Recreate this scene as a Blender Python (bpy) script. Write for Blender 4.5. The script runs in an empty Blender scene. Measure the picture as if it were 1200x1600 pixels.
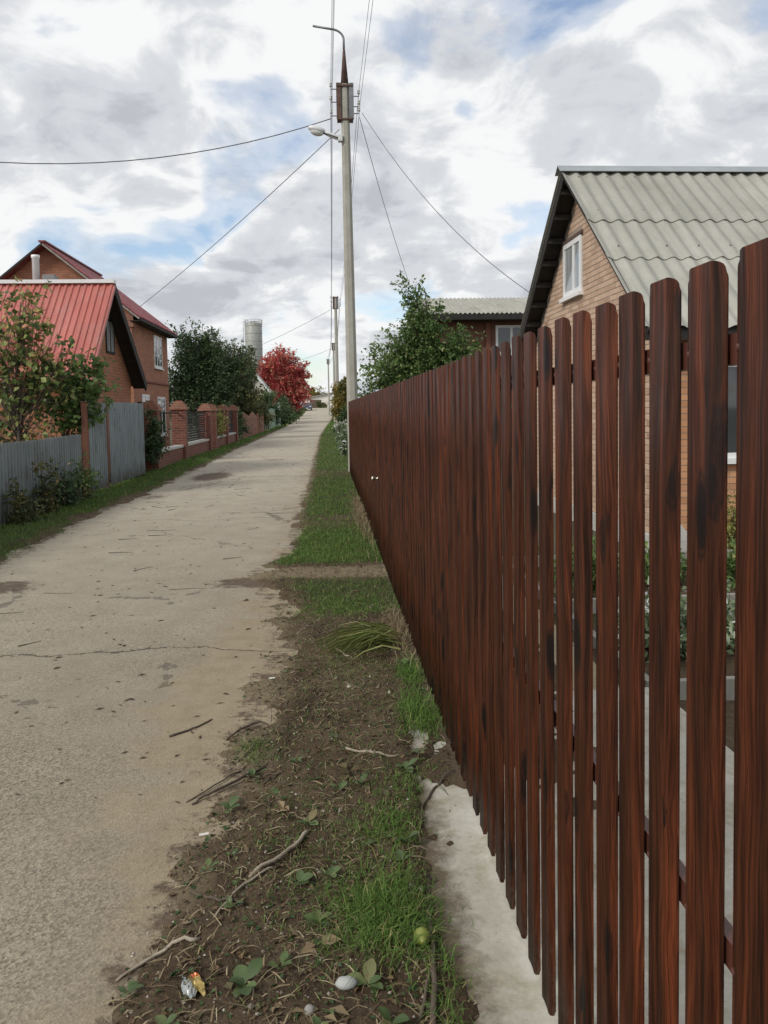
import bpy, math, random
import numpy as np
from mathutils import Vector, Matrix, noise as mnoise

scene = bpy.context.scene
col = scene.collection
R = math.radians
rng = np.random.default_rng(7)
random.seed(7)

# ------------------------------------------------------------------ camera
EYE = 1.52
cam_d = bpy.data.cameras.new('camera')
cam = bpy.data.objects.new('camera', cam_d)
col.objects.link(cam)
scene.camera = cam
cam_d.sensor_width = 36.0
cam_d.lens = 27.45
cam_d.shift_y = -0.0577
cam_d.clip_start = 0.05
cam_d.clip_end = 3000
cam_d.dof.use_dof = True
cam_d.dof.focus_distance = 7.0
cam_d.dof.aperture_fstop = 32.0
yaw, pitch, roll = R(4.111), R(3.2), R(1.0)
fwd = Vector((math.sin(yaw) * math.cos(pitch), math.cos(yaw) * math.cos(pitch), -math.sin(pitch)))
rt = Vector((math.cos(yaw), -math.sin(yaw), 0))
up = rt.cross(fwd)
r2 = rt * math.cos(roll) - up * math.sin(roll)
u2 = rt * math.sin(roll) + up * math.cos(roll)
cam.matrix_world = Matrix(((r2.x, u2.x, -fwd.x, 0), (r2.y, u2.y, -fwd.y, 0), (r2.z, u2.z, -fwd.z, EYE), (0, 0, 0, 1)))

# ------------------------------------------------------------------ sky, sun, exposure
SUN_EL, SUN_AZ = R(38), R(231)          # azimuth clockwise from +Y: behind the camera and to the left
w = bpy.data.worlds.new('World')
scene.world = w
w.use_nodes = True
nt = w.node_tree
N, L = nt.nodes, nt.links
for n in list(N): N.remove(n)
out = N.new('ShaderNodeOutputWorld')
sky = N.new('ShaderNodeTexSky'); sky.sky_type = 'NISHITA'; sky.sun_disc = False
sky.sun_elevation = SUN_EL; sky.sun_rotation = SUN_AZ
bg1 = N.new('ShaderNodeBackground'); bg1.inputs[1].default_value = 0.15
L.new(sky.outputs[0], bg1.inputs[0])
tc = N.new('ShaderNodeTexCoord')
sp = N.new('ShaderNodeSeparateXYZ'); L.new(tc.outputs['Generated'], sp.inputs[0])
def wmath(op, a, b=None, c=None):
    m = N.new('ShaderNodeMath'); m.operation = op
    for i, v in enumerate((a, b, c)):
        if v is None: continue
        if isinstance(v, (int, float)): m.inputs[i].default_value = v
        else: L.new(v, m.inputs[i])
    return m.outputs[0]
zc = wmath('ADD', wmath('MAXIMUM', sp.outputs[2], 0.0), 0.36)
cx = wmath('DIVIDE', sp.outputs[0], zc); cy = wmath('DIVIDE', sp.outputs[1], zc)
cv = N.new('ShaderNodeCombineXYZ'); L.new(cx, cv.inputs[0]); L.new(cy, cv.inputs[1]); cv.inputs[2].default_value = 3.7
def wnoise(vec, scale, detail, rough, dist, off):
    mp = N.new('ShaderNodeMapping'); mp.inputs['Location'].default_value = off
    L.new(vec, mp.inputs[0])
    n = N.new('ShaderNodeTexNoise'); n.inputs['Scale'].default_value = scale; n.inputs['Detail'].default_value = detail
    n.inputs['Roughness'].default_value = rough; n.inputs['Distortion'].default_value = dist
    L.new(mp.outputs[0], n.inputs['Vector'])
    return n.outputs[0]
def wramp(fac, stops):
    r = N.new('ShaderNodeValToRGB'); r.color_ramp.interpolation = 'EASE'
    e = r.color_ramp.elements
    while len(e) < len(stops): e.new(0.5)
    for el, (p, c) in zip(e, stops):
        el.position = p; el.color = (c[0], c[1], c[2], 1) if isinstance(c, tuple) else (c, c, c, 1)
    L.new(fac, r.inputs[0])
    return r.outputs[0]
CLOUD_OFF = (-3.3, 5.5, 0)
n1 = wnoise(cv.outputs[0], 2.7, 9, 0.51, 0.25, CLOUD_OFF)
n2 = wnoise(cv.outputs[0], 2.3, 8, 0.56, 0.3, (7.1, 2.2, 1.0))
cover = wramp(n1, [(0.345, 0.08), (0.41, 0.5), (0.465, 1.0)])
n3 = wnoise(cv.outputs[0], 6.5, 9, 0.58, 0.5, (2.7, 9.2, 4.0))
n23 = wmath('SUBTRACT', wmath('ADD', wmath('MULTIPLY', n2, 0.52), wmath('MULTIPLY', n3, 0.48)), wmath('MULTIPLY', wmath('SUBTRACT', n1, 0.50), 0.55))
shade = wramp(n23, [(0.35, (0.50, 0.52, 0.56)), (0.45, (0.66, 0.68, 0.715)), (0.55, (0.91, 0.918, 0.922))])
bg2 = N.new('ShaderNodeBackground'); bg2.inputs[1].default_value = 0.95
L.new(shade, bg2.inputs[0])
mix = N.new('ShaderNodeMixShader')
L.new(cover, mix.inputs[0]); L.new(bg1.outputs[0], mix.inputs[1]); L.new(bg2.outputs[0], mix.inputs[2])
L.new(mix.outputs[0], out.inputs[0])

sun_d = bpy.data.lights.new('sun', 'SUN'); sun_d.energy = 2.0; sun_d.angle = R(14); sun_d.color = (1.0, 0.95, 0.87)
sun = bpy.data.objects.new('sun', sun_d); col.objects.link(sun)
sd = Vector((math.sin(SUN_AZ) * math.cos(SUN_EL), math.cos(SUN_AZ) * math.cos(SUN_EL), math.sin(SUN_EL)))
sun.rotation_euler = (-sd).to_track_quat('-Z', 'Y').to_euler()
vs = scene.view_settings
vs.view_transform = 'Standard'; vs.look = 'None'; vs.exposure = 0.12; vs.gamma = 1.0
scene.cycles.max_bounces = 6
scene.cycles.transparent_max_bounces = 6

# ------------------------------------------------------------------ helpers
def tag(o, label=None, cat=None, group=None, kind=None):
    if label: o['label'] = label
    if cat: o['category'] = cat
    if group: o['group'] = group
    if kind: o['kind'] = kind
    return o

ORG = {}
def empty(name, loc, label=None, cat=None, group=None):
    o = bpy.data.objects.new(name, None); o.empty_display_size = 0.1
    col.objects.link(o); o.location = loc
    ORG[o] = Vector(loc)
    return tag(o, label, cat, group)

def link_mesh(name, me, parent=None, loc=None):
    o = bpy.data.objects.new(name, me); col.objects.link(o)
    if parent is not None: o.parent = parent
    if loc is not None: o.location = loc
    ORG[o] = ORG.get(parent, Vector((0, 0, 0)))
    return o

class MB:
    def __init__(s): s.v = []; s.f = []
    def add(s, vs_, fs):
        b = len(s.v); s.v.extend([tuple(p) for p in vs_]); s.f.extend([tuple(i + b for i in f) for f in fs]); return s
    def box(s, x0, x1, y0, y1, z0, z1):
        return s.add([(x0,y0,z0),(x1,y0,z0),(x1,y1,z0),(x0,y1,z0),(x0,y0,z1),(x1,y0,z1),(x1,y1,z1),(x0,y1,z1)],
                     [(0,3,2,1),(4,5,6,7),(0,1,5,4),(1,2,6,5),(2,3,7,6),(3,0,4,7)])
    def bar(s, a, b, wd, ht, upv=(0, 0, 1)):
        a, b = Vector(a), Vector(b); d = (b - a).normalized(); sd_ = d.cross(Vector(upv)).normalized(); u_ = sd_.cross(d)
        vs_ = []
        for p in (a, b):
            for i, j in ((-1,-1),(1,-1),(1,1),(-1,1)): vs_.append(p + sd_*(i*wd/2) + u_*(j*ht/2))
        return s.add(vs_, [(3,2,1,0),(4,5,6,7),(0,1,5,4),(1,2,6,5),(2,3,7,6),(3,0,4,7)])
    def tube(s, path, rad, n=6, cap=True):
        path = [Vector(p) for p in path]
        if not hasattr(rad, '__len__'): rad = [rad] * len(path)
        vs_, fs = [], []; prev = None
        for i, p in enumerate(path):
            t = (path[min(i+1, len(path)-1)] - path[max(i-1, 0)]).normalized()
            if prev is None: prev = t.orthogonal().normalized()
            sd_ = (prev - t * prev.dot(t)); sd_ = sd_.normalized() if sd_.length > 1e-6 else t.orthogonal().normalized()
            prev = sd_; u_ = t.cross(sd_)
            for k in range(n):
                a = 2*math.pi*k/n; vs_.append(p + sd_*(rad[i]*math.cos(a)) + u_*(rad[i]*math.sin(a)))
        for i in range(len(path)-1):
            for k in range(n):
                k2 = (k+1) % n; fs.append((i*n+k, i*n+k2, (i+1)*n+k2, (i+1)*n+k))
        if cap: fs.append(tuple(range(n))[::-1]); fs.append(tuple((len(path)-1)*n+k for k in range(n)))
        return s.add(vs_, fs)
    def lathe(s, prof, c=(0, 0, 0), n=12):
        vs_, fs = [], []
        for r_, z in prof:
            for k in range(n):
                a = 2*math.pi*k/n; vs_.append((c[0]+r_*math.cos(a), c[1]+r_*math.sin(a), c[2]+z))
        for i in range(len(prof)-1):
            for k in range(n):
                k2 = (k+1) % n; fs.append((i*n+k, i*n+k2, (i+1)*n+k2, (i+1)*n+k))
        fs.append(tuple(range(n))[::-1]); fs.append(tuple((len(prof)-1)*n+k for k in range(n)))
        return s.add(vs_, fs)
    def prism(s, poly, d):   # poly: 3D points, extruded by vector d
        n = len(poly); d = Vector(d)
        vs_ = [Vector(p) for p in poly] + [Vector(p) + d for p in poly]
        fs = [tuple(range(n))[::-1], tuple(range(n, 2*n))] + [(i, (i+1) % n, n+(i+1) % n, n+i) for i in range(n)]
        return s.add(vs_, fs)
    def build(s, name, mat, parent=None, smooth=False, bevel=0):
        o_ = ORG.get(parent, Vector((0, 0, 0)))
        me = bpy.data.meshes.new(name)
        me.from_pydata([(v[0]-o_[0], v[1]-o_[1], v[2]-o_[2]) for v in s.v], [], s.f)
        import bmesh as _b
        bm = _b.new(); bm.from_mesh(me); _b.ops.recalc_face_normals(bm, faces=bm.faces)
        if bevel:
            _b.ops.bevel(bm, geom=[e for e in bm.edges if e.is_manifold], offset=bevel, segments=1, affect='EDGES', clamp_overlap=True)
        bm.to_mesh(me); bm.free()
        if smooth: me.polygons.foreach_set('use_smooth', [True]*len(me.polygons))
        me.materials.append(mat)
        return link_mesh(name, me, parent)

def np_mesh(name, verts, tris, mat, rnd=None, smooth=False):
    me = bpy.data.meshes.new(name)
    nv, nf, k = len(verts), len(tris), tris.shape[1]
    me.vertices.add(nv); me.vertices.foreach_set('co', np.ascontiguousarray(verts, dtype=np.float32).ravel())
    me.loops.add(nf*k); me.loops.foreach_set('vertex_index', np.ascontiguousarray(tris, dtype=np.int32).ravel())
    me.polygons.add(nf); me.polygons.foreach_set('loop_start', np.arange(0, nf*k, k, dtype=np.int32))
    me.polygons.foreach_set('use_smooth', np.full(nf, bool(smooth)))
    if rnd is not None:
        a = me.attributes.new('rnd', 'FLOAT', 'POINT'); a.data.foreach_set('value', np.ascontiguousarray(rnd, dtype=np.float32))
    me.update(calc_edges=True)
    me.materials.append(mat)
    return me

def gz(y):
    """the lane is level at first and climbs gently further on"""
    y = np.asarray(y, dtype=float)
    t = np.clip(y - 75, 0, 85)
    return 0.00028 * t * t
def g(y): return float(gz(y))
def fbm(x, y, s, o=4, seed=0.0):
    return mnoise.fractal(Vector((x*s + seed, y*s - seed, seed*1.7)), 1.0, 2.0, o)

# ------------------------------------------------------------------ materials
class NT:
    def __init__(s, name):
        s.m = bpy.data.materials.new(name); s.m.use_nodes = True
        s.n = s.m.node_tree.nodes; s.l = s.m.node_tree.links
        s.p = s.n['Principled BSDF']; s.out = s.n['Material Output']
    def node(s, t, **kw):
        n = s.n.new(t)
        for k, v in kw.items(): setattr(n, k, v)
        return n
    def put(s, sock, v):
        if isinstance(v, bpy.types.NodeSocket): s.l.new(v, sock)
        elif isinstance(v, tuple) and len(v) == 3 and sock.type == 'RGBA': sock.default_value = (*v, 1)
        else: sock.default_value = v
    def coord(s, kind='Object'): return s.node('ShaderNodeTexCoord').outputs[kind]
    def pos(s): return s.node('ShaderNodeNewGeometry').outputs['Position']
    def map(s, vec, scale=(1, 1, 1), loc=(0, 0, 0), rot=(0, 0, 0)):
        n = s.node('ShaderNodeMapping'); s.l.new(vec, n.inputs[0])
        n.inputs['Scale'].default_value = scale; s.put(n.inputs['Location'], loc); n.inputs['Rotation'].default_value = rot
        return n.outputs[0]
    def noise(s, vec, scale, detail=5, rough=0.55, dist=0.0):
        n = s.node('ShaderNodeTexNoise'); s.l.new(vec, n.inputs['Vector'])
        n.inputs['Scale'].default_value = scale; n.inputs['Detail'].default_value = detail
        n.inputs['Roughness'].default_value = rough; n.inputs['Distortion'].default_value = dist
        return n.outputs[0]
    def voro(s, vec, scale, feature='F1', outp='Distance', rand=1.0):
        n = s.node('ShaderNodeTexVoronoi', feature=feature); s.l.new(vec, n.inputs['Vector'])
        n.inputs['Scale'].default_value = scale; n.inputs['Randomness'].default_value = rand
        return n.outputs[outp]
    def math(s, op, a, b=None, c=None, clamp=False):
        n = s.node('ShaderNodeMath', operation=op, use_clamp=clamp)
        for i, v in enumerate((a, b, c)):
            if v is not None: s.put(n.inputs[i], v)
        return n.outputs[0]
    def ramp(s, fac, stops, interp='LINEAR'):
        r = s.node('ShaderNodeValToRGB'); r.color_ramp.interpolation = interp
        e = r.color_ramp.elements
        while len(e) < len(stops): e.new(0.5)
        for el, (p, c) in zip(e, stops):
            el.position = p; el.color = (*c, 1) if isinstance(c, tuple) else (c, c, c, 1)
        s.l.new(fac, r.inputs[0]); return r.outputs[0]
    def mix(s, fac, a, b, mode='MIX'):
        n = s.node('ShaderNodeMix', data_type='RGBA', blend_type=mode)
        s.put(n.inputs[0], fac); s.put(n.inputs[6], a); s.put(n.inputs[7], b)
        return n.outputs[2]
    def bump(s, h, strength=0.3, dist=0.01):
        n = s.node('ShaderNodeBump'); n.inputs['Strength'].default_value = strength; n.inputs['Distance'].default_value = dist
        s.l.new(h, n.inputs['Height']); s.l.new(n.outputs[0], s.p.inputs['Normal'])
    def set(s, color=None, rough=0.8, metal=0.0, spec=None):
        if color is not None: s.put(s.p.inputs['Base Color'], color)
        s.put(s.p.inputs['Roughness'], rough); s.p.inputs['Metallic'].default_value = metal
        if spec is not None: s.p.inputs['Specular IOR Level'].default_value = spec
        return s.m
    def attr(s, name, out_='Fac'):
        n = s.node('ShaderNodeAttribute', attribute_name=name); return n.outputs[out_]
    def orand(s): return s.node('ShaderNodeObjectInfo').outputs['Random']

def mat_noisy(name, c1, c2, scale=4, rough=0.8, bump=0.2, bdist=0.005, metal=0.0, coord='Object', stretch=(1, 1, 1), detail=6):
    t = NT(name); v = t.map(t.coord(coord), stretch)
    n = t.noise(v, scale, detail, 0.6)
    c = t.ramp(n, [(0.3, c1), (0.7, c2)])
    if bump: t.bump(t.noise(v, scale*6, 4), bump, bdist)
    return t.set(c, rough, metal)

def mat_leaf(name, stops, rough=0.55, trans=0.35):
    t = NT(name)
    gain = 1.9 if name in ('turning_leaves', 'pear_leaves', 'scarlet_leaves') else 1.55 if name.endswith('leaves') else (1.35 if name == 'grass_blades' else 1.0)
    stops = [(p_, tuple(min(v_*gain, .7) for v_ in c_)) for p_, c_ in stops]
    c = t.ramp(t.attr('rnd'), stops)
    t.set(c, rough, spec=0.35)
    tr = t.node('ShaderNodeBsdfTranslucent'); t.l.new(c, tr.inputs[0])
    mx = t.node('ShaderNodeMixShader'); mx.inputs[0].default_value = trans
    t.l.new(t.p.outputs[0], mx.inputs[1]); t.l.new(tr.outputs[0], mx.inputs[2]); t.l.new(mx.outputs[0], t.out.inputs[0])
    return t.m

def mat_brick(name, c1, c2, mortar, axis='x', scale=1.0):
    """far brickwork, too small to tell apart: courses of 75 mm"""
    t = NT(name)
    pv = t.coord('Object'); sp_ = t.node('ShaderNodeSeparateXYZ'); t.l.new(pv, sp_.inputs[0])
    cb = t.node('ShaderNodeCombineXYZ')
    t.l.new(t.math('ADD', sp_.outputs[0], sp_.outputs[1]), cb.inputs[0]); t.l.new(sp_.outputs[2], cb.inputs[1])
    b = t.node('ShaderNodeTexBrick'); t.l.new(cb.outputs[0], b.inputs['Vector'])
    b.inputs['Scale'].default_value = 1.0
    b.inputs['Brick Width'].default_value = 0.25*scale; b.inputs['Row Height'].default_value = 0.077*scale
    b.inputs['Mortar Size'].default_value = 0.011*scale; b.inputs['Mortar Smooth'].default_value = 0.2
    b.inputs['Bias'].default_value = 0.0
    t.put(b.inputs['Color1'], c1); t.put(b.inputs['Color2'], c2); t.put(b.inputs['Mortar'], mortar)
    n = t.noise(pv, 1.3, 6, 0.65)
    c = t.mix(0.5, b.outputs['Color'], t.ramp(n, [(0.3, 0.55), (0.75, 1.0)]), 'MULTIPLY')
    t.bump(b.outputs['Fac'], -0.5, 0.01)
    return t.set(c, 0.9)

# slat print: mahogany photo-print on sheet steel
def make_slat_mat():
    t = NT('mahogany_print')
    ob = t.coord('Object')
    rv = t.orand()
    off = t.node('ShaderNodeCombineXYZ')
    t.l.new(t.math('MULTIPLY', rv, 37.0), off.inputs[1]); t.l.new(t.math('MULTIPLY', rv, 91.0), off.inputs[2])
    n_ = t.node('ShaderNodeVectorMath', operation='ADD'); t.l.new(ob, n_.inputs[0]); t.l.new(off.outputs[0], n_.inputs[1])
    b = n_.outputs[0]
    warp = t.noise(t.map(b, (1, 9, 2.0)), 1.0, 3, 0.5)
    wv = t.node('ShaderNodeVectorMath', operation='MULTIPLY_ADD')
    cmb = t.node('ShaderNodeCombineXYZ'); t.l.new(warp, cmb.inputs[1])
    t.l.new(cmb.outputs[0], wv.inputs[0]); wv.inputs[1].default_value = (0, 0.06, 0); t.l.new(b, wv.inputs[2])
    bw = wv.outputs[0]
    broad = t.noise(t.map(bw, (1, 30, 1.5)), 1.0, 4, 0.6, 0.3)
    fine = t.noise(t.map(bw, (1, 300, 6.0)), 1.0, 4, 0.75)
    streak = t.noise(t.map(bw, (1, 110, 2.6)), 1.0, 6, 0.72, 0.5)
    c = t.ramp(broad, [(0.33, (0.028, 0.012, 0.007)), (0.45, (0.058, 0.019, 0.009)), (0.56, (0.092, 0.027, 0.012)), (0.69, (0.150, 0.040, 0.016))])
    c = t.mix(1.0, c, t.ramp(streak, [(0.39, 0.42), (0.50, 0.83), (0.61, 1.15)]), 'MULTIPLY')
    c = t.mix(0.9, c, t.ramp(fine, [(0.40, 0.50), (0.56, 1.10)]), 'MULTIPLY')
    # knots of the print: dark ovals with a ring
    kn = t.voro(t.map(bw, (1, 12.5, 4.4)), 1.0)
    kring = t.math('ADD', kn, t.math('MULTIPLY', t.noise(t.map(b, (1, 70, 22)), 1.0, 4), 0.16))
    kmask = t.ramp(kring, [(0.20, 1.0), (0.30, 0.92), (0.32, 0.4), (0.35, 0.75), (0.39, 0.0)])
    pick = t.math('GREATER_THAN', t.noise(t.map(b, (1, 6, 1.6)), 1.0, 2), 0.49)
    c = t.mix(t.math('MULTIPLY', kmask, pick), c, (0.010, 0.006, 0.005))
    # splashed mud near the foot and faint dust
    sz = t.node('ShaderNodeSeparateXYZ'); t.l.new(ob, sz.inputs[0])
    foot = t.ramp(t.math('ADD', sz.outputs[2], t.math('MULTIPLY', t.noise(t.map(b, (9, 9, 9)), 2.0, 6, 0.7), 0.5)), [(0.24, 0.55), (0.46, 0.0)])
    c = t.mix(t.math('MULTIPLY', foot, t.ramp(t.noise(b, 70, 4, 0.7), [(0.42, 0.0), (0.6, 1.0)])), c, (0.13, 0.10, 0.07))
    t.bump(fine, 0.05, 0.001)
    dirt = t.noise(b, 5.0, 6, 0.7)
    r = t.ramp(dirt, [(0.3, 0.46), (0.7, 0.68)])
    return t.set(c, r, 0.0, 0.12)
M_SLAT = make_slat_mat()

def make_road_mat():
    t = NT('road_packed_concrete')
    p = t.pos()
    sx = t.node('ShaderNodeSeparateXYZ'); t.l.new(p, sx.inputs[0])
    big = t.noise(p, 0.45, 6, 0.6); mid = t.noise(p, 3.0, 6, 0.65); fine = t.noise(p, 70, 3, 0.7)
    agg = t.voro(p, 120, 'F1', 'Distance'); aggc = t.voro(p, 120, 'F1', 'Color')
    c = t.ramp(big, [(0.3, (0.265, 0.226, 0.165)), (0.7, (0.34, 0.296, 0.225))])
    c = t.mix(0.55, c, t.ramp(mid, [(0.28, 0.72), (0.66, 1.0)]), 'MULTIPLY')
    # exposed aggregate: pale and dark stones
    bwn = t.node('ShaderNodeRGBToBW'); t.l.new(aggc, bwn.inputs[0])
    stones = t.ramp(bwn.outputs[0], [(0.12, 0.52), (0.5, 0.98), (0.85, 1.38)])
    c = t.mix(t.ramp(t.noise(p, 1.1, 4), [(0.35, 0.3), (0.65, 1.0)]), c, t.mix(1.0, c, stones, 'MULTIPLY'))
    c = t.mix(0.5, c, t.ramp(fine, [(0.3, 0.7), (0.7, 1.1)]), 'MULTIPLY')
    # far slabs barer and paler; part is grazing sky light put into the colour
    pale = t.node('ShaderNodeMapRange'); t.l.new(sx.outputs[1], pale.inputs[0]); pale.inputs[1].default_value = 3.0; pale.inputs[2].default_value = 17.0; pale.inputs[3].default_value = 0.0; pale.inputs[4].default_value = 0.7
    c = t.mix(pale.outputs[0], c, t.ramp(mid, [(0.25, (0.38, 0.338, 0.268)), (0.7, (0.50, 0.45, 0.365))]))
    # sand washed in along the verge
    sand = t.attr('sand')
    sm = t.ramp(t.math('ADD', sand, t.math('MULTIPLY', t.math('SUBTRACT', t.noise(p, 2.2, 6, 0.65), 0.5), 1.1)), [(0.36, 0.0), (0.72, 1.0)], 'EASE')
    sc = t.ramp(t.noise(p, 9, 5), [(0.3, (0.265, 0.208, 0.128)), (0.7, (0.345, 0.282, 0.185))])
    c = t.mix(t.math('MULTIPLY', sm, 0.7), c, sc)
    # soil dragged on to the lane, plus one far band of painted shade
    dirt = t.attr('dirt')
    dm = t.ramp(t.math('ADD', dirt, t.math('MULTIPLY', t.math('SUBTRACT', t.noise(t.map(p, (2.6, 3.0, 1)), 2.8, 9, 0.76), 0.5), 1.5)), [(0.44, 0.0), (0.60, 1.0)])
    c = t.mix(t.math('MULTIPLY', dm, 0.9), c, t.ramp(t.noise(p, 30, 4), [(0.3, (0.055, 0.038, 0.026)), (0.7, (0.14, 0.10, 0.07))]))
    # transverse cracks
    wig = t.math('ADD', t.math('MULTIPLY', t.math('SUBTRACT', t.noise(p, 0.9, 2), 0.5), 0.9), t.math('MULTIPLY', t.math('SUBTRACT', t.noise(p, 9, 4, 0.7), 0.5), 0.16))
    yy = t.math('ADD', sx.outputs[1], wig)
    cm = None
    for y0, wdt in ((4.95, 0.013), (11.2, 0.010), (18.3, 0.03), (26.5, 0.03), (36.0, 0.05)):
        dd = t.math('ABSOLUTE', t.math('SUBTRACT', yy, y0))
        wn = t.math('MULTIPLY', t.noise(p, 2.3, 4, 0.7), wdt*2.6)
        k = t.math('LESS_THAN', dd, t.math('SUBTRACT', wn, wdt*0.55))
        cm = k if cm is None else t.math('MAXIMUM', cm, k)
    # hairline crazing
    vd = t.voro(t.map(p, (1, 0.7, 1)), 0.55, 'DISTANCE_TO_EDGE')
    vm = t.math('MULTIPLY', t.math('LESS_THAN', t.math('ADD', vd, t.math('MULTIPLY', t.math('SUBTRACT', t.noise(p, 6, 5, 0.7), 0.5), 0.14)), 0.008), t.math('GREATER_THAN', t.noise(p, 0.6, 2), 0.53))
    cm = t.math('MAXIMUM', cm, t.math('MULTIPLY', vm, 0.6))
    c = t.mix(t.math('MULTIPLY', cm, 0.8), c, (0.05, 0.042, 0.032))
    h = t.math('SUBTRACT', t.math('ADD', t.math('MULTIPLY', agg, 0.5), t.math('MULTIPLY', mid, 1.2)), t.math('MULTIPLY', cm, 1.2))
    t.bump(h, 0.5, 0.006)
    return t.set(c, 0.93, 0, 0.25)
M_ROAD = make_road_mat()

def make_soil_mat(name='verge_soil'):
    t = NT(name); p = t.pos()
    a = t.noise(p, 2.2, 8, 0.68); b = t.noise(p, 17, 7, 0.7); f = t.noise(p, 90, 4, 0.7)
    c = t.ramp(a, [(0.28, (0.080, 0.054, 0.034)), (0.5, (0.138, 0.098, 0.063)), (0.72, (0.215, 0.16, 0.105))])
    c = t.mix(0.7, c, t.ramp(b, [(0.3, 0.55), (0.68, 1.15)]), 'MULTIPLY')
    c = t.mix(0.6, c, t.ramp(f, [(0.3, 0.55), (0.7, 1.25)]), 'MULTIPLY')
    peb = t.voro(p, 48); 
    pm = t.math('MULTIPLY', t.math('LESS_THAN', peb, 0.17), t.math('GREATER_THAN', t.noise(p, 25, 2), 0.56))
    c = t.mix(t.math('MULTIPLY', pm, 0.6), c, (0.26, 0.225, 0.17))
    sand = t.attr('sand')
    sm = t.ramp(t.math('ADD', sand, t.math('MULTIPLY', t.math('SUBTRACT', t.noise(p, 4, 6, 0.7), 0.5), 1.0)), [(0.32, 0.0), (0.75, 1.0)], 'EASE')
    sc = t.ramp(t.noise(p, 20, 5, 0.7), [(0.3, (0.20, 0.155, 0.095)), (0.7, (0.33, 0.27, 0.175))])
    c = t.mix(t.math('MULTIPLY', sm, 0.9), c, sc)
    gr = t.attr('green')
    gm = t.ramp(t.math('ADD', gr, t.math('MULTIPLY', t.math('SUBTRACT', t.noise(p, 6, 6, 0.7), 0.5), 0.9)), [(0.4, 0.0), (0.7, 1.0)])
    c = t.mix(t.math('MULTIPLY', gm, 0.65), c, (0.048, 0.066, 0.022))
    h = t.math('ADD', t.math('MULTIPLY', b, 1.0), t.math('MULTIPLY', f, 0.35))
    t.bump(h, 1.0, 0.04)
    return t.set(c, 0.97, 0, 0.15)
M_SOIL = make_soil_mat()
M_GROUND = mat_noisy('garden_earth', (0.05, 0.05, 0.025), (0.10, 0.085, 0.05), 0.7, 0.97, 0.5, 0.03)
def make_conc(name, c1, c2, moss=True):
    t = NT(name); p = t.pos()
    a = t.noise(p, 3.2, 7, 0.68); f = t.noise(p, 60, 5, 0.7)
    c = t.ramp(a, [(0.3, c1), (0.66, c2)])
    c = t.mix(0.5, c, t.ramp(f, [(0.3, 0.72), (0.7, 1.08)]), 'MULTIPLY')
    sp_ = t.math('LESS_THAN', t.voro(p, 60), 0.10)
    c = t.mix(t.math('MULTIPLY', sp_, 0.45), c, (0.08, 0.07, 0.05))
    if moss:
        st = t.ramp(t.noise(p, 4.5, 8, 0.75, 0.5), [(0.50, 0.0), (0.66, 0.8)])
        c = t.mix(st, c, (0.27, 0.225, 0.145))
        sxc = t.node('ShaderNodeSeparateXYZ'); t.l.new(p, sxc.inputs[0])
        ed = t.ramp(t.math('ADD', sxc.outputs[0], t.math('MULTIPLY', t.math('SUBTRACT', t.noise(p, 11, 7, 0.75), 0.5), 0.30)), [(0.33, 0.95), (0.43, 0.0)])
        c = t.mix(ed, c, (0.12, 0.09, 0.06))
    t.bump(t.math('ADD', f, t.math('MULTIPLY', a, 0.6)), 0.3, 0.006)
    return t.set(c, 0.92, 0, 0.3)
M_CONC = make_conc('pale_concrete', (0.37, 0.345, 0.275), (0.53, 0.51, 0.44))
M_POLE = make_conc('pole_concrete', (0.33, 0.315, 0.265), (0.43, 0.42, 0.37), False)
M_PLINTH = make_conc('plinth_render', (0.45, 0.44, 0.41), (0.58, 0.57, 0.53), False)
M_STEEL = mat_noisy('weathered_steel', (0.16, 0.165, 0.17), (0.27, 0.275, 0.28), 6, 0.5, 0.1, 0.002, 0.6)
M_RUST = mat_noisy('rusty_steel', (0.085, 0.05, 0.04), (0.17, 0.11, 0.085), 9, 0.8, 0.3, 0.003, 0.2)
M_WIRE = mat_noisy('grey_wire', (0.14, 0.14, 0.15), (0.22, 0.22, 0.23), 5, 0.6, 0)
M_WHITE = mat_noisy('white_frame', (0.72, 0.73, 0.73), (0.82, 0.82, 0.81), 5, 0.4, 0)
M_LAMP = mat_noisy('lamp_casing', (0.60, 0.62, 0.62), (0.74, 0.75, 0.75), 8, 0.4, 0)
M_LAMPGLASS = mat_noisy('lamp_bowl', (0.62, 0.63, 0.62), (0.72, 0.73, 0.72), 8, 0.12, 0)
M_CERAMIC = mat_noisy('insulator', (0.45, 0.43, 0.40), (0.6, 0.58, 0.55), 9, 0.2, 0)
def make_glass():
    t = NT('window_glass'); n = t.noise(t.coord(), 0.8, 2)
    c = t.ramp(n, [(0.3, (0.022, 0.026, 0.03)), (0.7, (0.05, 0.056, 0.06))])
    t.bump(n, 0.02, 0.01)
    return t.set(c, 0.04, 0.0, 1.0)
M_GLASS = make_glass()
M_GLASSW = mat_noisy('curtain_reflection_glass', (0.22, 0.235, 0.24), (0.42, 0.435, 0.43), 3, 0.06, 0, stretch=(1, 6, .4))  # pale tone: curtains, plus sky reflection painted into the glass colour
M_BLACKWOOD = mat_noisy('tarred_boards', (0.010, 0.009, 0.008), (0.028, 0.024, 0.02), 7, 0.8, 0.4, 0.004, stretch=(1, 1, 1))
M_DARKMET = mat_noisy('black_ironwork', (0.008, 0.009, 0.010), (0.018, 0.018, 0.02), 9, 0.9, 0)
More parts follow.
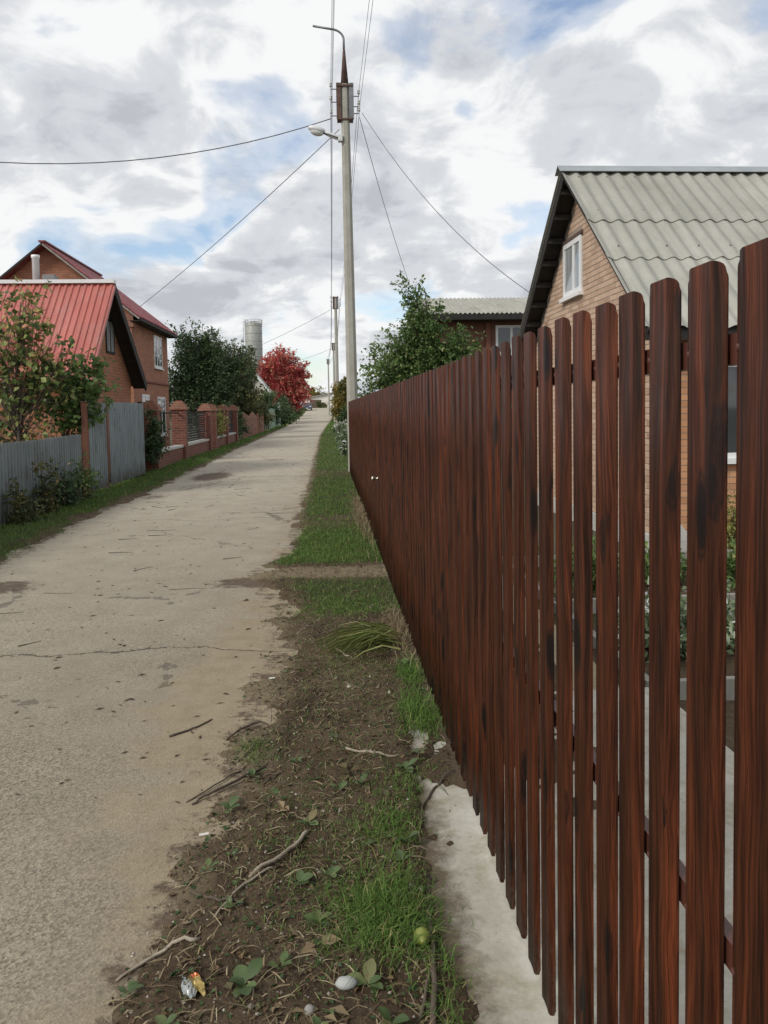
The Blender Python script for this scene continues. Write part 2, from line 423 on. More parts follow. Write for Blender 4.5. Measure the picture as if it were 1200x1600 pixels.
def make_slate():
    t = NT('asbestos_slate'); ob = t.coord('Object'); p = t.pos()
    a = t.noise(p, 1.1, 7, 0.65); st = t.noise(t.map(ob, (9, 0.8, 0.8)), 1.0, 5, 0.65); f = t.noise(p, 45, 4, 0.7)
    rv = t.orand()
    c = t.ramp(a, [(0.3, (0.33, 0.325, 0.28)), (0.7, (0.43, 0.425, 0.375))])
    c = t.mix(0.45, c, t.ramp(st, [(0.35, 0.68), (0.62, 1.05)]), 'MULTIPLY')
    c = t.mix(0.35, c, t.ramp(f, [(0.3, 0.75), (0.7, 1.1)]), 'MULTIPLY')
    c = t.mix(0.6, c, t.ramp(rv, [(0, 0.86), (1, 1.04)]), 'MULTIPLY')
    li = t.ramp(t.noise(p, 3.5, 8, 0.75), [(0.60, 0.0), (0.72, 0.6)])
    c = t.mix(li, c, (0.30, 0.275, 0.19))
    # dark runs below the overlaps, moss spots
    mo = t.math('MULTIPLY', t.ramp(t.noise(t.map(ob, (5, 1.2, 1)), 2.2, 7, 0.75), [(0.57, 0.0), (0.70, 0.55)]), t.ramp(t.noise(p, 0.7, 3), [(0.4, 0.2), (0.6, 1.0)]))
    c = t.mix(mo, c, (0.16, 0.15, 0.115))
    t.bump(f, 0.25, 0.004)
    return t.set(c, 0.9, 0, 0.3)
M_SLATE = make_slate()
M_RIDGE = mat_noisy('galvanised_ridge', (0.30, 0.33, 0.34), (0.40, 0.43, 0.44), 3, 0.45, 0.05, 0.002, 0.3)
def make_tinroof(name, c1, c2):
    t = NT(name); p = t.pos()
    a = t.noise(p, 0.9, 6, 0.6); st = t.noise(t.map(t.coord(), (3, 0.6, 0.6)), 1.0, 5, 0.6)
    c = t.ramp(a, [(0.3, c1), (0.7, c2)])
    c = t.mix(0.55, c, t.ramp(st, [(0.35, 0.68), (0.6, 1.05)]), 'MULTIPLY')
    fd = t.ramp(t.noise(t.map(p, (1, 1, .35)), 1.7, 8, 0.75), [(0.5, 0.0), (0.72, 0.45)])
    c = t.mix(fd, c, (0.42, 0.30, 0.26))
    return t.set(c, t.ramp(a, [(0.3, 0.42), (0.7, 0.58)]), 0, 0.4)
M_REDTIN = make_tinroof('red_tin', (0.43, 0.125, 0.10), (0.53, 0.175, 0.145))
M_MAROON = make_tinroof('maroon_tin', (0.20, 0.038, 0.045), (0.28, 0.062, 0.068))
def make_galv(name, c1, c2):
    t = NT(name); p = t.pos(); a = t.noise(p, 2.0, 6, 0.65); st = t.noise(t.map(p, (8, 8, 0.7)), 1.0, 6, 0.7)
    c = t.ramp(a, [(0.3, c1), (0.7, c2)])
    c = t.mix(0.55, c, t.ramp(st, [(0.32, 0.55), (0.62, 1.08)]), 'MULTIPLY')
    ru = t.ramp(t.noise(t.map(p, (3, 3, 1.0)), 2.0, 8, 0.7), [(0.54, 0.0), (0.70, 0.8)])
    c = t.mix(ru, c, (0.11, 0.085, 0.06))
    szz = t.node('ShaderNodeSeparateXYZ'); t.l.new(p, szz.inputs[0])
    mud = t.ramp(t.math('ADD', szz.outputs[2], t.math('MULTIPLY', t.noise(p, 3.0, 6, 0.7), 0.8)), [(0.45, 0.8), (0.85, 0.0)])
    c = t.mix(mud, c, (0.075, 0.07, 0.045))
    return t.set(c, 0.55, 0.15)
M_GALV = make_galv('weathered_galvanised', (0.165, 0.195, 0.20), (0.265, 0.30, 0.305))
M_GATE = make_galv('gate_galvanised', (0.21, 0.255, 0.27), (0.285, 0.335, 0.35))
M_BRICK_A = mat_brick('orange_brickwork', (0.52, 0.215, 0.10), (0.40, 0.145, 0.072), (0.22, 0.15, 0.11))
M_BRICK_B = mat_brick('red_brickwork', (0.50, 0.21, 0.11), (0.38, 0.14, 0.075), (0.21, 0.15, 0.115))
M_BRICK_P = mat_brick('pillar_brickwork', (0.27, 0.075, 0.042), (0.17, 0.047, 0.030), (0.22, 0.16, 0.13))
M_BRICK_CAP = mat_brick('pillar_cap_brick', (0.38, 0.16, 0.10), (0.32, 0.12, 0.075), (0.28, 0.22, 0.18))
def make_onebrick():
    t = NT('peach_brick'); rv = t.orand(); p = t.pos()
    c = t.ramp(rv, [(0.0, (0.47, 0.32, 0.225)), (0.4, (0.58, 0.41, 0.295)), (0.8, (0.65, 0.47, 0.345)), (0.95, (0.54, 0.365, 0.26)), (1.0, (0.40, 0.26, 0.18))])
    c = t.mix(0.45, c, t.ramp(t.noise(p, 6, 7, 0.7), [(0.3, 0.68), (0.7, 1.08)]), 'MULTIPLY')
    c = t.mix(0.35, c, t.ramp(t.noise(p, 70, 4, 0.7), [(0.3, 0.7), (0.7, 1.1)]), 'MULTIPLY')
    t.bump(t.noise(p, 90, 4, 0.7), 0.3, 0.003)
    return t.set(c, 0.9, 0, 0.3)
M_BRICK1 = make_onebrick()
def make_frontbrick(name, stops):
    t = NT(name); p = t.pos(); rv = t.attr('rnd')
    c = t.ramp(rv, stops)
    c = t.mix(0.4, c, t.ramp(t.noise(p, 9, 6, 0.7), [(0.3, 0.7), (0.7, 1.08)]), 'MULTIPLY')
    return t.set(c, 0.9, 0, 0.3)
M_BRICKF = make_frontbrick('orange_facing_brick', [(0.0, (0.46, 0.23, 0.12)), (0.5, (0.56, 0.29, 0.155)), (1.0, (0.60, 0.33, 0.185))])
M_BRICKG = make_frontbrick('peach_gable_brick', [(0.0, (0.50, 0.34, 0.24)), (0.5, (0.58, 0.41, 0.295)), (1.0, (0.64, 0.46, 0.335))])
M_MORTAR = mat_noisy('grey_mortar', (0.27, 0.22, 0.175), (0.37, 0.31, 0.25), 9, 0.95, 0.3, 0.004)
M_BARK = mat_noisy('bark', (0.055, 0.042, 0.033), (0.13, 0.105, 0.085), 7, 0.95, 0.6, 0.01, stretch=(1, 1, 0.3))
M_TWIG = mat_noisy('twig_bark', (0.055, 0.042, 0.032), (0.12, 0.09, 0.065), 14, 0.9, 0.4, 0.003)
M_DRYSTICK = mat_noisy('bleached_stick', (0.22, 0.18, 0.13), (0.42, 0.36, 0.28), 9, 0.9, 0.4, 0.003)
M_REDWOOD = mat_noisy('red_brown_planks', (0.14, 0.055, 0.035), (0.25, 0.105, 0.06), 5, 0.8, 0.3, 0.004, stretch=(1, 1, 0.2))
M_GREENPAINT = mat_noisy('faded_green_paint', (0.13, 0.21, 0.14), (0.21, 0.30, 0.21), 5, 0.7, 0.2, 0.003)
M_GREYWOOD = mat_noisy('grey_boards', (0.20, 0.19, 0.165), (0.34, 0.33, 0.29), 6, 0.9, 0.4, 0.004, stretch=(1, 1, 0.3))
M_SIDING = mat_noisy('brown_cladding', (0.125, 0.05, 0.035), (0.19, 0.08, 0.052), 3, 0.8, 0.2, 0.004)
M_SILO = make_galv('silo_steel', (0.34, 0.35, 0.32), (0.44, 0.45, 0.42))
M_CAR = mat_noisy('dark_blue_car_paint', (0.035, 0.05, 0.085), (0.05, 0.07, 0.11), 3, 0.25, 0)
M_TYRE = mat_noisy('tyre_rubber', (0.012, 0.012, 0.012), (0.022, 0.022, 0.022), 20, 0.85, 0)
M_HEADLAMP = mat_noisy('headlamp_glass', (0.6, 0.62, 0.64), (0.75, 0.76, 0.78), 6, 0.1, 0)
M_CREAM = mat_noisy('cream_render', (0.68, 0.65, 0.58), (0.80, 0.76, 0.69), 2, 0.9, 0.1, 0.01)
M_DOOR = mat_noisy('brown_garage_door', (0.10, 0.065, 0.05), (0.16, 0.11, 0.085), 3, 0.8, 0)
M_STRAW = mat_leaf('dry_straw', [(0.0, (0.12, 0.085, 0.045)), (0.4, (0.24, 0.185, 0.105)), (1.0, (0.40, 0.33, 0.21))], 0.9, 0.1)
M_LITTER = mat_leaf('dead_leaf_bits', [(0.0, (0.045, 0.03, 0.02)), (0.35, (0.10, 0.062, 0.035)), (0.6, (0.19, 0.125, 0.07)), (0.8, (0.06, 0.075, 0.03)), (1.0, (0.27, 0.20, 0.12))], 0.9, 0.1)
M_GRASS = mat_leaf('grass_blades', [(0.0, (0.046, 0.092, 0.018)), (0.45, (0.080, 0.150, 0.028)), (0.76, (0.125, 0.20, 0.045)), (0.9, (0.22, 0.20, 0.08)), (1.0, (0.32, 0.27, 0.13))], 0.7, 0.25)
M_WEED = mat_leaf('weed_leaf', [(0.0, (0.03, 0.06, 0.018)), (0.6, (0.055, 0.10, 0.03)), (1.0, (0.09, 0.14, 0.045))], 0.5, 0.2)
def make_weed_mat():
    t = NT('broad_weed_leaf'); rv = t.orand(); p = t.coord()
    c = t.ramp(rv, [(0.0, (0.052, 0.085, 0.026)), (0.6, (0.080, 0.125, 0.040)), (0.9, (0.12, 0.15, 0.05)), (1.0, (0.17, 0.13, 0.06))])
    c = t.mix(0.45, c, t.ramp(t.noise(p, 30, 5, 0.7), [(0.3, 0.65), (0.7, 1.1)]), 'MULTIPLY')
    t.bump(t.noise(t.map(p, (4, 1, 1)), 30, 3), 0.3, 0.003)
    return t.set(c, 0.5, 0, 0.4)
M_BROADLEAF = make_weed_mat()
M_LEAF_PEAR = mat_leaf('pear_leaves', [(0.0, (0.040, 0.070, 0.022)), (0.5, (0.075, 0.12, 0.036)), (0.85, (0.12, 0.165, 0.055)), (1.0, (0.22, 0.20, 0.08))], 0.45, 0.3)
M_LEAF_DARK = mat_leaf('dark_leaves', [(0.0, (0.026, 0.048, 0.021)), (0.6, (0.052, 0.086, 0.036)), (1.0, (0.10, 0.13, 0.055))], 0.5, 0.25)
M_LEAF_OLIVE = mat_leaf('olive_leaves', [(0.0, (0.036, 0.048, 0.020)), (0.5, (0.068, 0.080, 0.032)), (0.85, (0.125, 0.115, 0.045)), (1.0, (0.20, 0.145, 0.06))], 0.55, 0.25)
M_LEAF_RED = mat_leaf('scarlet_leaves', [(0.0, (0.15, 0.024, 0.026)), (0.4, (0.32, 0.060, 0.055)), (0.65, (0.44, 0.13, 0.105)), (0.85, (0.46, 0.24, 0.16)), (1.0, (0.20, 0.18, 0.08))], 0.55, 0.3)
M_LEAF_YELLOW = mat_leaf('yellowing_leaves', [(0.0, (0.045, 0.06, 0.02)), (0.4, (0.10, 0.105, 0.03)), (0.7, (0.28, 0.20, 0.045)), (1.0, (0.38, 0.24, 0.06))], 0.55, 0.3)
M_LEAF_AUTUMN = mat_leaf('turning_leaves', [(0.0, (0.046, 0.075, 0.024)), (0.35, (0.085, 0.12, 0.036)), (0.6, (0.17, 0.185, 0.06)), (0.78, (0.20, 0.12, 0.055)), (0.9, (0.32, 0.26, 0.10)), (1.0, (0.32, 0.11, 0.075))], 0.5, 0.3)
M_LEAF_SILVER = mat_leaf('silvery_leaves', [(0.0, (0.07, 0.10, 0.05)), (0.5, (0.13, 0.17, 0.09)), (0.75, (0.26, 0.30, 0.22)), (0.9, (0.50, 0.52, 0.46)), (1.0, (0.6, 0.6, 0.56))], 0.6, 0.25)
M_LEAF_LIME = mat_leaf('yellow_green_leaves', [(0.0, (0.10, 0.12, 0.03)), (0.6, (0.22, 0.22, 0.07)), (1.0, (0.34, 0.31, 0.12))], 0.5, 0.35)

# ------------------------------------------------------------------ ground, lane, verges
def grid_mesh(name, xs, ys, zf, mat, attrs=None):
    nx, ny = len(xs), len(ys)
    X, Y = np.meshgrid(xs, ys)
    Z = zf(X, Y)
    v = np.stack([X.ravel(), Y.ravel(), Z.ravel()], 1)
    i = np.arange(nx*ny).reshape(ny, nx)
    q = np.stack([i[:-1, :-1].ravel(), i[:-1, 1:].ravel(), i[1:, 1:].ravel(), i[1:, :-1].ravel()], 1)
    me = np_mesh(name, v, q, mat, smooth=True)
    for k, fn in (attrs or {}).items():
        a = me.attributes.new(k, 'FLOAT', 'POINT'); a.data.foreach_set('value', fn(X, Y).ravel().astype(np.float32))
    return link_mesh(name, me)

def sstep(a, b, x):
    t = np.clip((x - a) / (b - a), 0, 1); return t*t*(3-2*t)
def vnoise(X, Y, s, o=4, seed=0.0):
    Xf, Yf = np.broadcast_arrays(X, Y)
    return np.array([fbm(a, b, s, o, seed) for a, b in zip(Xf.ravel(), Yf.ravel())]).reshape(Xf.shape)

# right edge of the lane, left edge of the lane
RE_Y = [0, 1.5, 2.1, 2.8, 4.0, 5.0, 6.0, 6.6, 7.1, 7.7, 8.6, 12, 16, 25, 48, 80, 120, 160]
RE_X = [-0.62, -0.60, -0.55, -0.47, -0.38, -0.33, -0.36, -0.52, -0.72, -0.62, -0.42, -0.44, -0.40, -0.42, -0.45, 0.0, 0.8, 1.2]
LE_Y = [0, 5, 8, 12, 15, 20, 30, 58, 100, 160]
LE_X = [-3.2, -3.25, -3.42, -3.62, -3.55, -3.55, -3.75, -4.0, -4.3, -3.9]
def right_edge(y): return np.interp(y, RE_Y, RE_X)
def left_edge(y): return np.interp(y, LE_Y, LE_X)

gx = np.unique(np.concatenate([[-900, -400, -150, -60, -30, -15, -8], np.linspace(-6, 0.75, 8), [0.9, 1.15, 1.5, 3, 6, 10, 15, 30, 60, 150, 400, 900]]))
gy = np.unique(np.concatenate([[-300, -100, -30, -10], np.arange(-4, 24, 2.0), np.arange(24, 170, 6.0), [200, 300, 600, 1500]]))
def yard_drop(X, Y): return 0.24 * sstep(0.95, 2.2, X) * (1 - sstep(20, 26, Y))
ground = grid_mesh('ground', gx, gy, lambda X, Y: gz(Y) - 0.07 - yard_drop(X, Y), M_GROUND)
tag(ground, kind='structure')

def ygeo(y0, y1, d0, k):
    out_ = [y0]
    while out_[-1] < y1: out_.append(out_[-1] + d0 + k*out_[-1])
    return np.array(out_)
ry = ygeo(-6, 0.5, 0.5, 0.0)[:-1]
ry = np.concatenate([ry, ygeo(0.5, 168, 0.06, 0.012)])
rxs = np.linspace(-4.9, 1.6, 66)
def road_sand(X, Y):
    d = right_edge(Y) - X
    s = np.clip(1.0 - d/1.0, 0, 1) * (0.55 + 0.45*np.exp(-((Y-4.3)/1.5)**2)) + 0.12*np.exp(-((Y-4.4)/1.6)**2)*np.clip(1.0 - d/1.5, 0, 1)
    s = s + np.clip(0.5 - (X - left_edge(Y))/0.8, 0, 0.5)
    return s
DIRT_SHADE = [(-2.75, 18.7, 0.55, 1.5, 0.95), (-2.95, 7.1, 0.5, 0.35, 0.8), (-0.75, 7.0, 0.45, 0.30, 0.8), (-1.7, 24.5, 0.8, 0.9, 0.55), (-3.2, 14.5, 0.5, 0.7, 0.58),
        (-0.6, 3.3, 0.16, 0.25, 0.42), (-0.75, 2.95, 0.08, 0.12, 0.55), (-2.4, 27, 0.9, 1.2, 0.4), (-0.7, 13, 0.4, 2.0, 0.38), (-0.62, 17.5, 0.35, 2.0, 0.42), (-2.0, 52, 2.0, 0.8, 0.3), (-1.9, 9.5, 1.2, .5, .36), (-2.6, 12.0, 1.0, .5, .40), (-1.2, 15.5, .6, .5, .4), (-2.3, 5.9, .5, .25, .38), (-1.5, 2.6, .35, .3, .36), (-1.2, 10.8, .7, .3, .4), (-3.0, 10, .4, .5, .42), (-2.9, 24, .8, 1.0, .5), (-1, 96, 3, 3, 0.5)]  # the last patch paints a far shadow band across the lane
def road_dirt_shade(X, Y):
    s = np.zeros_like(X)
    for a, b, rx_, ry_, k in DIRT_SHADE: s = np.maximum(s, k*np.exp(-((X-a)/rx_)**2 - ((Y-b)/ry_)**2))
    s = np.maximum(s, 0.60*np.exp(-np.abs(X - right_edge(Y))/0.22))
    s = np.maximum(s, 0.62*np.exp(-np.abs(X - left_edge(Y))/0.28))
    return s
road = grid_mesh('road', rxs, ry, lambda X, Y: gz(Y) + 0.01*np.sin(Y*0.9+X) * 0.4 - 0.004*(X+1.9)**2, M_ROAD, {'sand': road_sand, 'dirt': road_dirt_shade})
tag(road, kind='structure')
def road_z(x, y): return g(y) + 0.004*math.sin(y*0.9+x) - 0.004*(x+1.9)**2

# grass density on the right verge (also used to place the blades)
GR_Y = [0, 5.6, 6.0, 6.6, 6.95, 7.05, 7.55, 7.8, 9.6, 10.3, 10.9, 11.3, 12.5, 16.5, 17.8, 19.3, 20.3, 60, 170]
GR_V = [0.05, 0.10, 0.75, 0.85, 0.5, 0.0, 0.0, 1.0, 0.95, 0.35, 0.3, 0.85, 0.9, 0.95, 0.55, 0.45, 1.0, 1.0, 1.0]
def green_right(X, Y):
    d = X - right_edge(Y)
    return np.interp(Y, GR_Y, GR_V) * np.where(Y > 7.6, sstep(-0.02, 0.17, d), sstep(0.06, 0.34, d))
def soil_path(X, Y):   # bare beaten crossing in front of the gate
    return 0.95*np.exp(-((Y-7.25)/0.33)**4)
CE = lambda y: 0.31 + 0.02*np.sin(y*5.0) + 0.012*np.sin(y*23.0) + 0.008*np.sin(y*61.0)     # edge of the concrete footing
def verge_right_z(X, Y):
    d = X - right_edge(Y)
    near = (Y < 26)
    nz = np.where(near, 1.0, 0.6)
    n_a = vnoise(X, Y, 3.0, 4, 1.3); n_b = vnoise(X, Y, 14.0, 3, 5.1)
    h = np.clip((d + 0.10*n_a + 0.03*n_b)*0.16, -0.05, 0.022) + 0.014*n_a*nz + 0.014*n_b*sstep(0, 0.1, d)*nz
    h = h - 0.004*(np.clip(X, -6, 1)+1.9)**2*(1 - sstep(0, 0.3, d)) - 0.010*sstep(0, .3, d)
    # falls away off the concrete footing near the camera
    k = sstep(-0.05, 0.05, X - CE(Y) + 0.07*n_a + 0.045*n_b) * (1 - sstep(2.95, 3.5, Y + 0.6*n_a + 0.2*n_b))
    h = h - 0.05*k
    return gz(Y) + h + 0.02*sstep(0.35, 0.7, X)*(1-k)*sstep(3.4, 4.2, Y)*0
vx = np.linspace(-1.15, 0.95, 85)
vx = np.concatenate([vx, [1.3, 1.9, 2.6]])
vy = np.concatenate([ygeo(-1.0, 0.9, 0.15, 0)[:-1], ygeo(0.9, 165, 0.022, 0.0085)])
verge_r = grid_mesh('verge', vx, vy, lambda X, Y: verge_right_z(X, Y) - yard_drop(X, Y)*1.0, M_SOIL, {
    'sand': lambda X, Y: np.maximum(np.clip(0.75 - (X - right_edge(Y))/0.45, 0, 0.75)*(0.65 + 0.35*np.exp(-((Y-4.2)/1.4)**2)), soil_path(X, Y)*0.8),
    'green': green_right})
tag(verge_r, kind='structure')
_vz = {}
def verge_z(x, y):
    return float(verge_right_z(np.array([[x]]), np.array([[y]]))[0, 0])
def verge_z_arr(X, Y): return verge_right_z(X.reshape(1, -1), Y.reshape(1, -1))[0]

def verge_left_z(X, Y):
    d = left_edge(Y) - X
    n_a = vnoise(X, Y, 1.6, 4, 9.3)
    return gz(Y) + np.clip((d + 0.16*n_a)*0.16, -0.06, 0.05) + 0.02*n_a - 0.004*(np.clip(X, -4.4, 0)+1.9)**2*0.5
lx = np.concatenate([[-7, -6, -5.4], np.linspace(-5.0, -2.6, 50)])
ly = ygeo(1.0, 165, 0.06, 0.013)
verge_l = grid_mesh('verge', lx, ly, verge_left_z, M_SOIL, {
    'sand': lambda X, Y: np.clip(0.4 - (left_edge(Y) - X)/0.5, 0, 0.4),
    'green': lambda X, Y: sstep(0.0, 0.3, left_edge(Y) - X)})
tag(verge_l, kind='structure')

# concrete footing under the picket fence and the paved yard edge behind it
cxs = np.linspace(0.24, 1.75, 40); cys = np.linspace(-1.2, 4.05, 90)
slab = grid_mesh('pavement', cxs, cys, lambda X, Y: -0.012 - 0.012*(1-sstep(0.9, 2.2, Y)) + 0.0015*vnoise(X, Y, 2.0, 3, 4.0), M_CONC)
tag(slab, kind='structure')
slab_rim = MB().box(0.26, 1.74, -1.19, 4.04, -0.30, -0.06).build('pavement_rim', M_CONC, slab)

# ------------------------------------------------------------------ mahogany picket fence
SW, SB, ST = 0.109, 0.035, 1.71           # slat width, bottom, top
def slat_mesh():
    hu = [0.22, 0.50, 0.58, 0.68, 0.76, 0.83, 0.88, 0.92, 0.955, 0.98, 0.993, 1.0]
    us = [-q for q in hu[::-1]] + hu
    prof = [float(np.interp(abs(q), [0, .22, .50, .68, .83, .92, .975, 1], [.0086, .0086, .0100, .0080, .0024, .0016, .0022, 0])) for q in us]
    hw = SW/2; v = []; f = []; n = len(us)
    def cap(u):
        rr_ = 0.025; e_ = abs(u)*hw - (hw - rr_)
        return 0.0025*u*u + (rr_ - math.sqrt(max(rr_*rr_ - e_*e_, 0)) if e_ > 0 else 0.0)
    zl = [0.0, 0.006, 0.02, 0.5, 0.98, 0.994, 1.0]
    th = 0.0012
    for side in (0, 1):
        for k, fr in enumerate((0, 0.25, 0.5, 0.75, 1)):
            for i, u in enumerate(us):
                zb, zt = SB + cap(u), ST - cap(u)
                z = zb + (zt-zb)*fr
                v.append((-(prof[i]) + (th if side else 0), u*hw, z))
    K = 5
    def idx(s, k, i): return s*K*n + k*n + i
    for k in range(K-1):
        for i in range(n-1):
            f.append((idx(0,k,i), idx(0,k+1,i), idx(0,k+1,i+1), idx(0,k,i+1)))
            f.append((idx(1,k,i), idx(1,k,i+1), idx(1,k+1,i+1), idx(1,k+1,i)))
    for i in range(n-1):
        f.append((idx(0,K-1,i), idx(1,K-1,i), idx(1,K-1,i+1), idx(0,K-1,i+1)))
        f.append((idx(0,0,i), idx(0,0,i+1), idx(1,0,i+1), idx(1,0,i)))
    for k in range(K-1):
        f.append((idx(0,k,0), idx(1,k,0), idx(1,k+1,0), idx(0,k+1,0)))
        f.append((idx(0,k,n-1), idx(0,k+1,n-1), idx(1,k+1,n-1), idx(1,k,n-1)))
    me = bpy.data.meshes.new('slat'); me.from_pydata(v, [], f)
    me.polygons.foreach_set('use_smooth', [True]*len(f)); me.materials.append(M_SLAT); me.update()
    return me
SLAT = slat_mesh()
M_RAIL = mat_noisy('brown_rail_paint', (0.075, 0.026, 0.018), (0.11, 0.036, 0.024), 8, 0.4, 0)
FX = 0.52
fence = empty('picket_fence', (FX, 9.6, 0), 'mahogany print steel picket fence running along the lane beside the camera', 'fence')
gate = empty('picket_gate', (FX, 7.6, 0), 'mahogany picket gate leaf with round knob set flush in the long picket fence', 'gate')
far_edges = [0.558, 0.692, 0.826, 0.96, 1.094, 1.231, 1.360, 1.482, 1.616, 1.750, 1.888, 2.025, 2.160]
y = far_edges[-1]
while y < 18.6:
    y += 0.1345 + random.uniform(-0.0015, 0.0015)
    far_edges.append(y)
GATE0, GATE1 = 7.12, 8.06
for i, ye in enumerate(far_edges):
    yc = ye - 0.113/2
    par = gate if GATE0 < yc < GATE1 else fence
    o = link_mesh('slat', SLAT, par)
    o.location = Vector((FX + random.uniform(-0.0005, 0.0005), yc, random.uniform(-0.003, 0.003))) - ORG[par]
    o.rotation_euler = (random.uniform(-0.001, 0.001), 0, random.uniform(-0.003, 0.003))
for z0 in (0.775, 1.59):
    for (a, b, par) in ((0.3, GATE0-0.01, fence), (GATE0+0.01, GATE1-0.01, gate), (GATE1+0.01, 18.62, fence)):
        MB().box(FX+0.006, FX+0.026, a, b, z0-0.02, z0+0.02).build('rail', M_RAIL, par)
for yp in (0.34, 2.95, 5.1, 7.06, 8.12, 10.7, 13.3, 15.9, 18.55):
    MB().box(FX+0.028, FX+0.088, yp-0.03, yp+0.03, -0.3, 1.66).build('post', M_RAIL, fence)
# bolt heads where slat meets rail
bm_bolt = MB()
for ye in far_edges[:22]:
    for z0 in (0.775, 1.59):
        bm_bolt.lathe([(0.0001, 0.0), (0.005, 0.0), (0.005, 0.003), (0.0025, 0.0045), (0.0001, 0.0045)], (0, 0, 0), 6)
        n_ = 30; vv = bm_bolt.v[-n_:]; del bm_bolt.v[-n_:]
        bm_bolt.v.extend([(FX - 0.0020 - p[2], ye - 0.010 + p[0], z0 + p[1]) for p in vv])
o = bm_bolt.build('bolt_heads', M_RAIL, fence); tag(o, kind='stuff')
# knob of the gate
kn = MB().lathe([(0.0001, 0), (0.016, 0.0), (0.016, 0.004), (0.011, 0.008), (0.010, 0.03), (0.022, 0.038), (0.027, 0.052), (0.022, 0.064), (0.0001, 0.068)], (0, 0, 0), 14)
kn.v = [(FX - 0.018 - p[2], 7.93 + p[0], 0.815 + p[1]) for p in kn.v]
M_BRASS = mat_noisy('polished_knob', (0.5, 0.45, 0.36), (0.62, 0.57, 0.48), 6, 0.25, 0, metal=1.0)
kb = kn.build('knob', M_BRASS, gate, True)
MB().box(FX-0.0205, FX-0.0185, 7.905, 7.955, 0.70, 0.79).build('lock_plate', M_DARKMET, gate)

# ------------------------------------------------------------------ right-hand brick house behind the picket fence
HX0, HX1 = 3.6, 12.2
AY, AZ, NY, EZ, FY = 11.83, 5.13, 8.64, 2.45, 15.02
house = empty('brick_house', (4.0, 11.83, -0.31), 'peach brick house with grey corrugated slate roof behind the picket fence', 'house')
YZ = -0.31
slope = (AZ-EZ)/(AY-NY)
def roof_z(y_): return AZ - slope*abs(y_-AY)
WX, WY0, WY1 = 3.92, 9.0, 14.66
GW = (11.78, 12.68, 3.27, 4.13)           # gable window y0 y1 z0 z1
gw = MB()
TH = 0.12
def gable_backing():
    x0, x1 = WX+0.005, WX+0.2
    pts = [(WY0+.02, YZ+.1), (WY1-.02, YZ+.1), (WY1-.02, roof_z(WY1)-TH-.02), (AY, AZ-TH-.04), (WY0+.02, roof_z(WY0)-TH-.02)]
    return MB().prism([(x0, a, b) for a, b in pts], (x1-x0, 0, 0))
gable = gable_backing().build('gable_wall', M_MORTAR, house)
front = MB().box(WX+0.06, HX1-0.5, WY0+0.005, WY0+0.2, YZ+0.1, roof_z(WY0)-TH-0.03).build('front_wall', M_MORTAR, house)
MB().box(WX+0.06, HX1-0.5, WY1-0.2, WY1-0.014, YZ+0.1, roof_z(WY1)-TH-0.03).build('rear_wall', M_MORTAR, house)
MB().box(WX-0.05, HX1-0.45, WY0-0.05, WY1+0.05, YZ-0.3, YZ+0.245).build('plinth', M_PLINTH, house)
# bricks of the gable: each its own piece where the photo shows it, the rest joined
def brick_mesh(l, h, d):
    m = MB().box(-d/2, d/2, -l/2, l/2, -h/2, h/2)
    me = bpy.data.meshes.new('brick'); me.from_pydata(m.v, [], m.f)
    import bmesh as _b
    bm = _b.new(); bm.from_mesh(me); _b.ops.recalc_face_normals(bm, faces=bm.faces)
    _b.ops.bevel(bm, geom=list(bm.edges), offset=0.0035, segments=1, affect='EDGES'); bm.to_mesh(me); bm.free()
    me.materials.append(M_BRICK1); return me
BRICK = brick_mesh(0.24, 0.066, 0.07)
cand = []
row = 0; z = YZ + 0.29
while z < AZ - 0.3:
    off = 0.125 if row % 2 else 0.0
    yb = WY0 + 0.12 - off
    while yb < WY1 + 0.1:
        y0b, y1b = max(yb-0.12, WY0), min(yb+0.12, WY1)
        top = min(roof_z(y0b), roof_z(y1b)) - TH - 0.02
        if y1b - y0b > 0.06 and z + 0.033 < top:
            inside = (y1b > GW[0]-0.02 and y0b < GW[1]+0.02 and z+0.033 > GW[2]-0.02 and z-0.033 < GW[3]+0.09)
            if inside:
                if y0b < GW[0]-0.06: y1b = GW[0]-0.025; inside = False
                elif y1b > GW[1]+0.06: y0b = GW[1]+0.025; inside = False
            if not inside: cand.append((y0b, y1b, z))
        yb += 0.25
    row += 1; z += 0.077
def vis_key(c):
    # shown above the picket fence? bricks nearer to the camera show larger
    yc = (c[0]+c[1])/2; zc_ = c[2]
    t = FX / WX; zline = EYE + (zc_-EYE)*t
    seen = zline > ST + 0.0
    return (0 if seen else 1, yc)
cand.sort(key=vis_key)
rest_v, rest_t, rest_r = [], [], []
for i, (a, b, zc_) in enumerate(cand):
    if i < 300:
        o = link_mesh('brick', BRICK, gable)
        o.location = Vector((WX + 0.035 + random.uniform(-0.0015, 0.0015), (a+b)/2, zc_)) - ORG[gable]
        o.scale = (1, (b-a)/0.24, 1)
    else:
        rest_v.append(((WX + 0.035), (a+b)/2, zc_, (b-a)/2, 0))
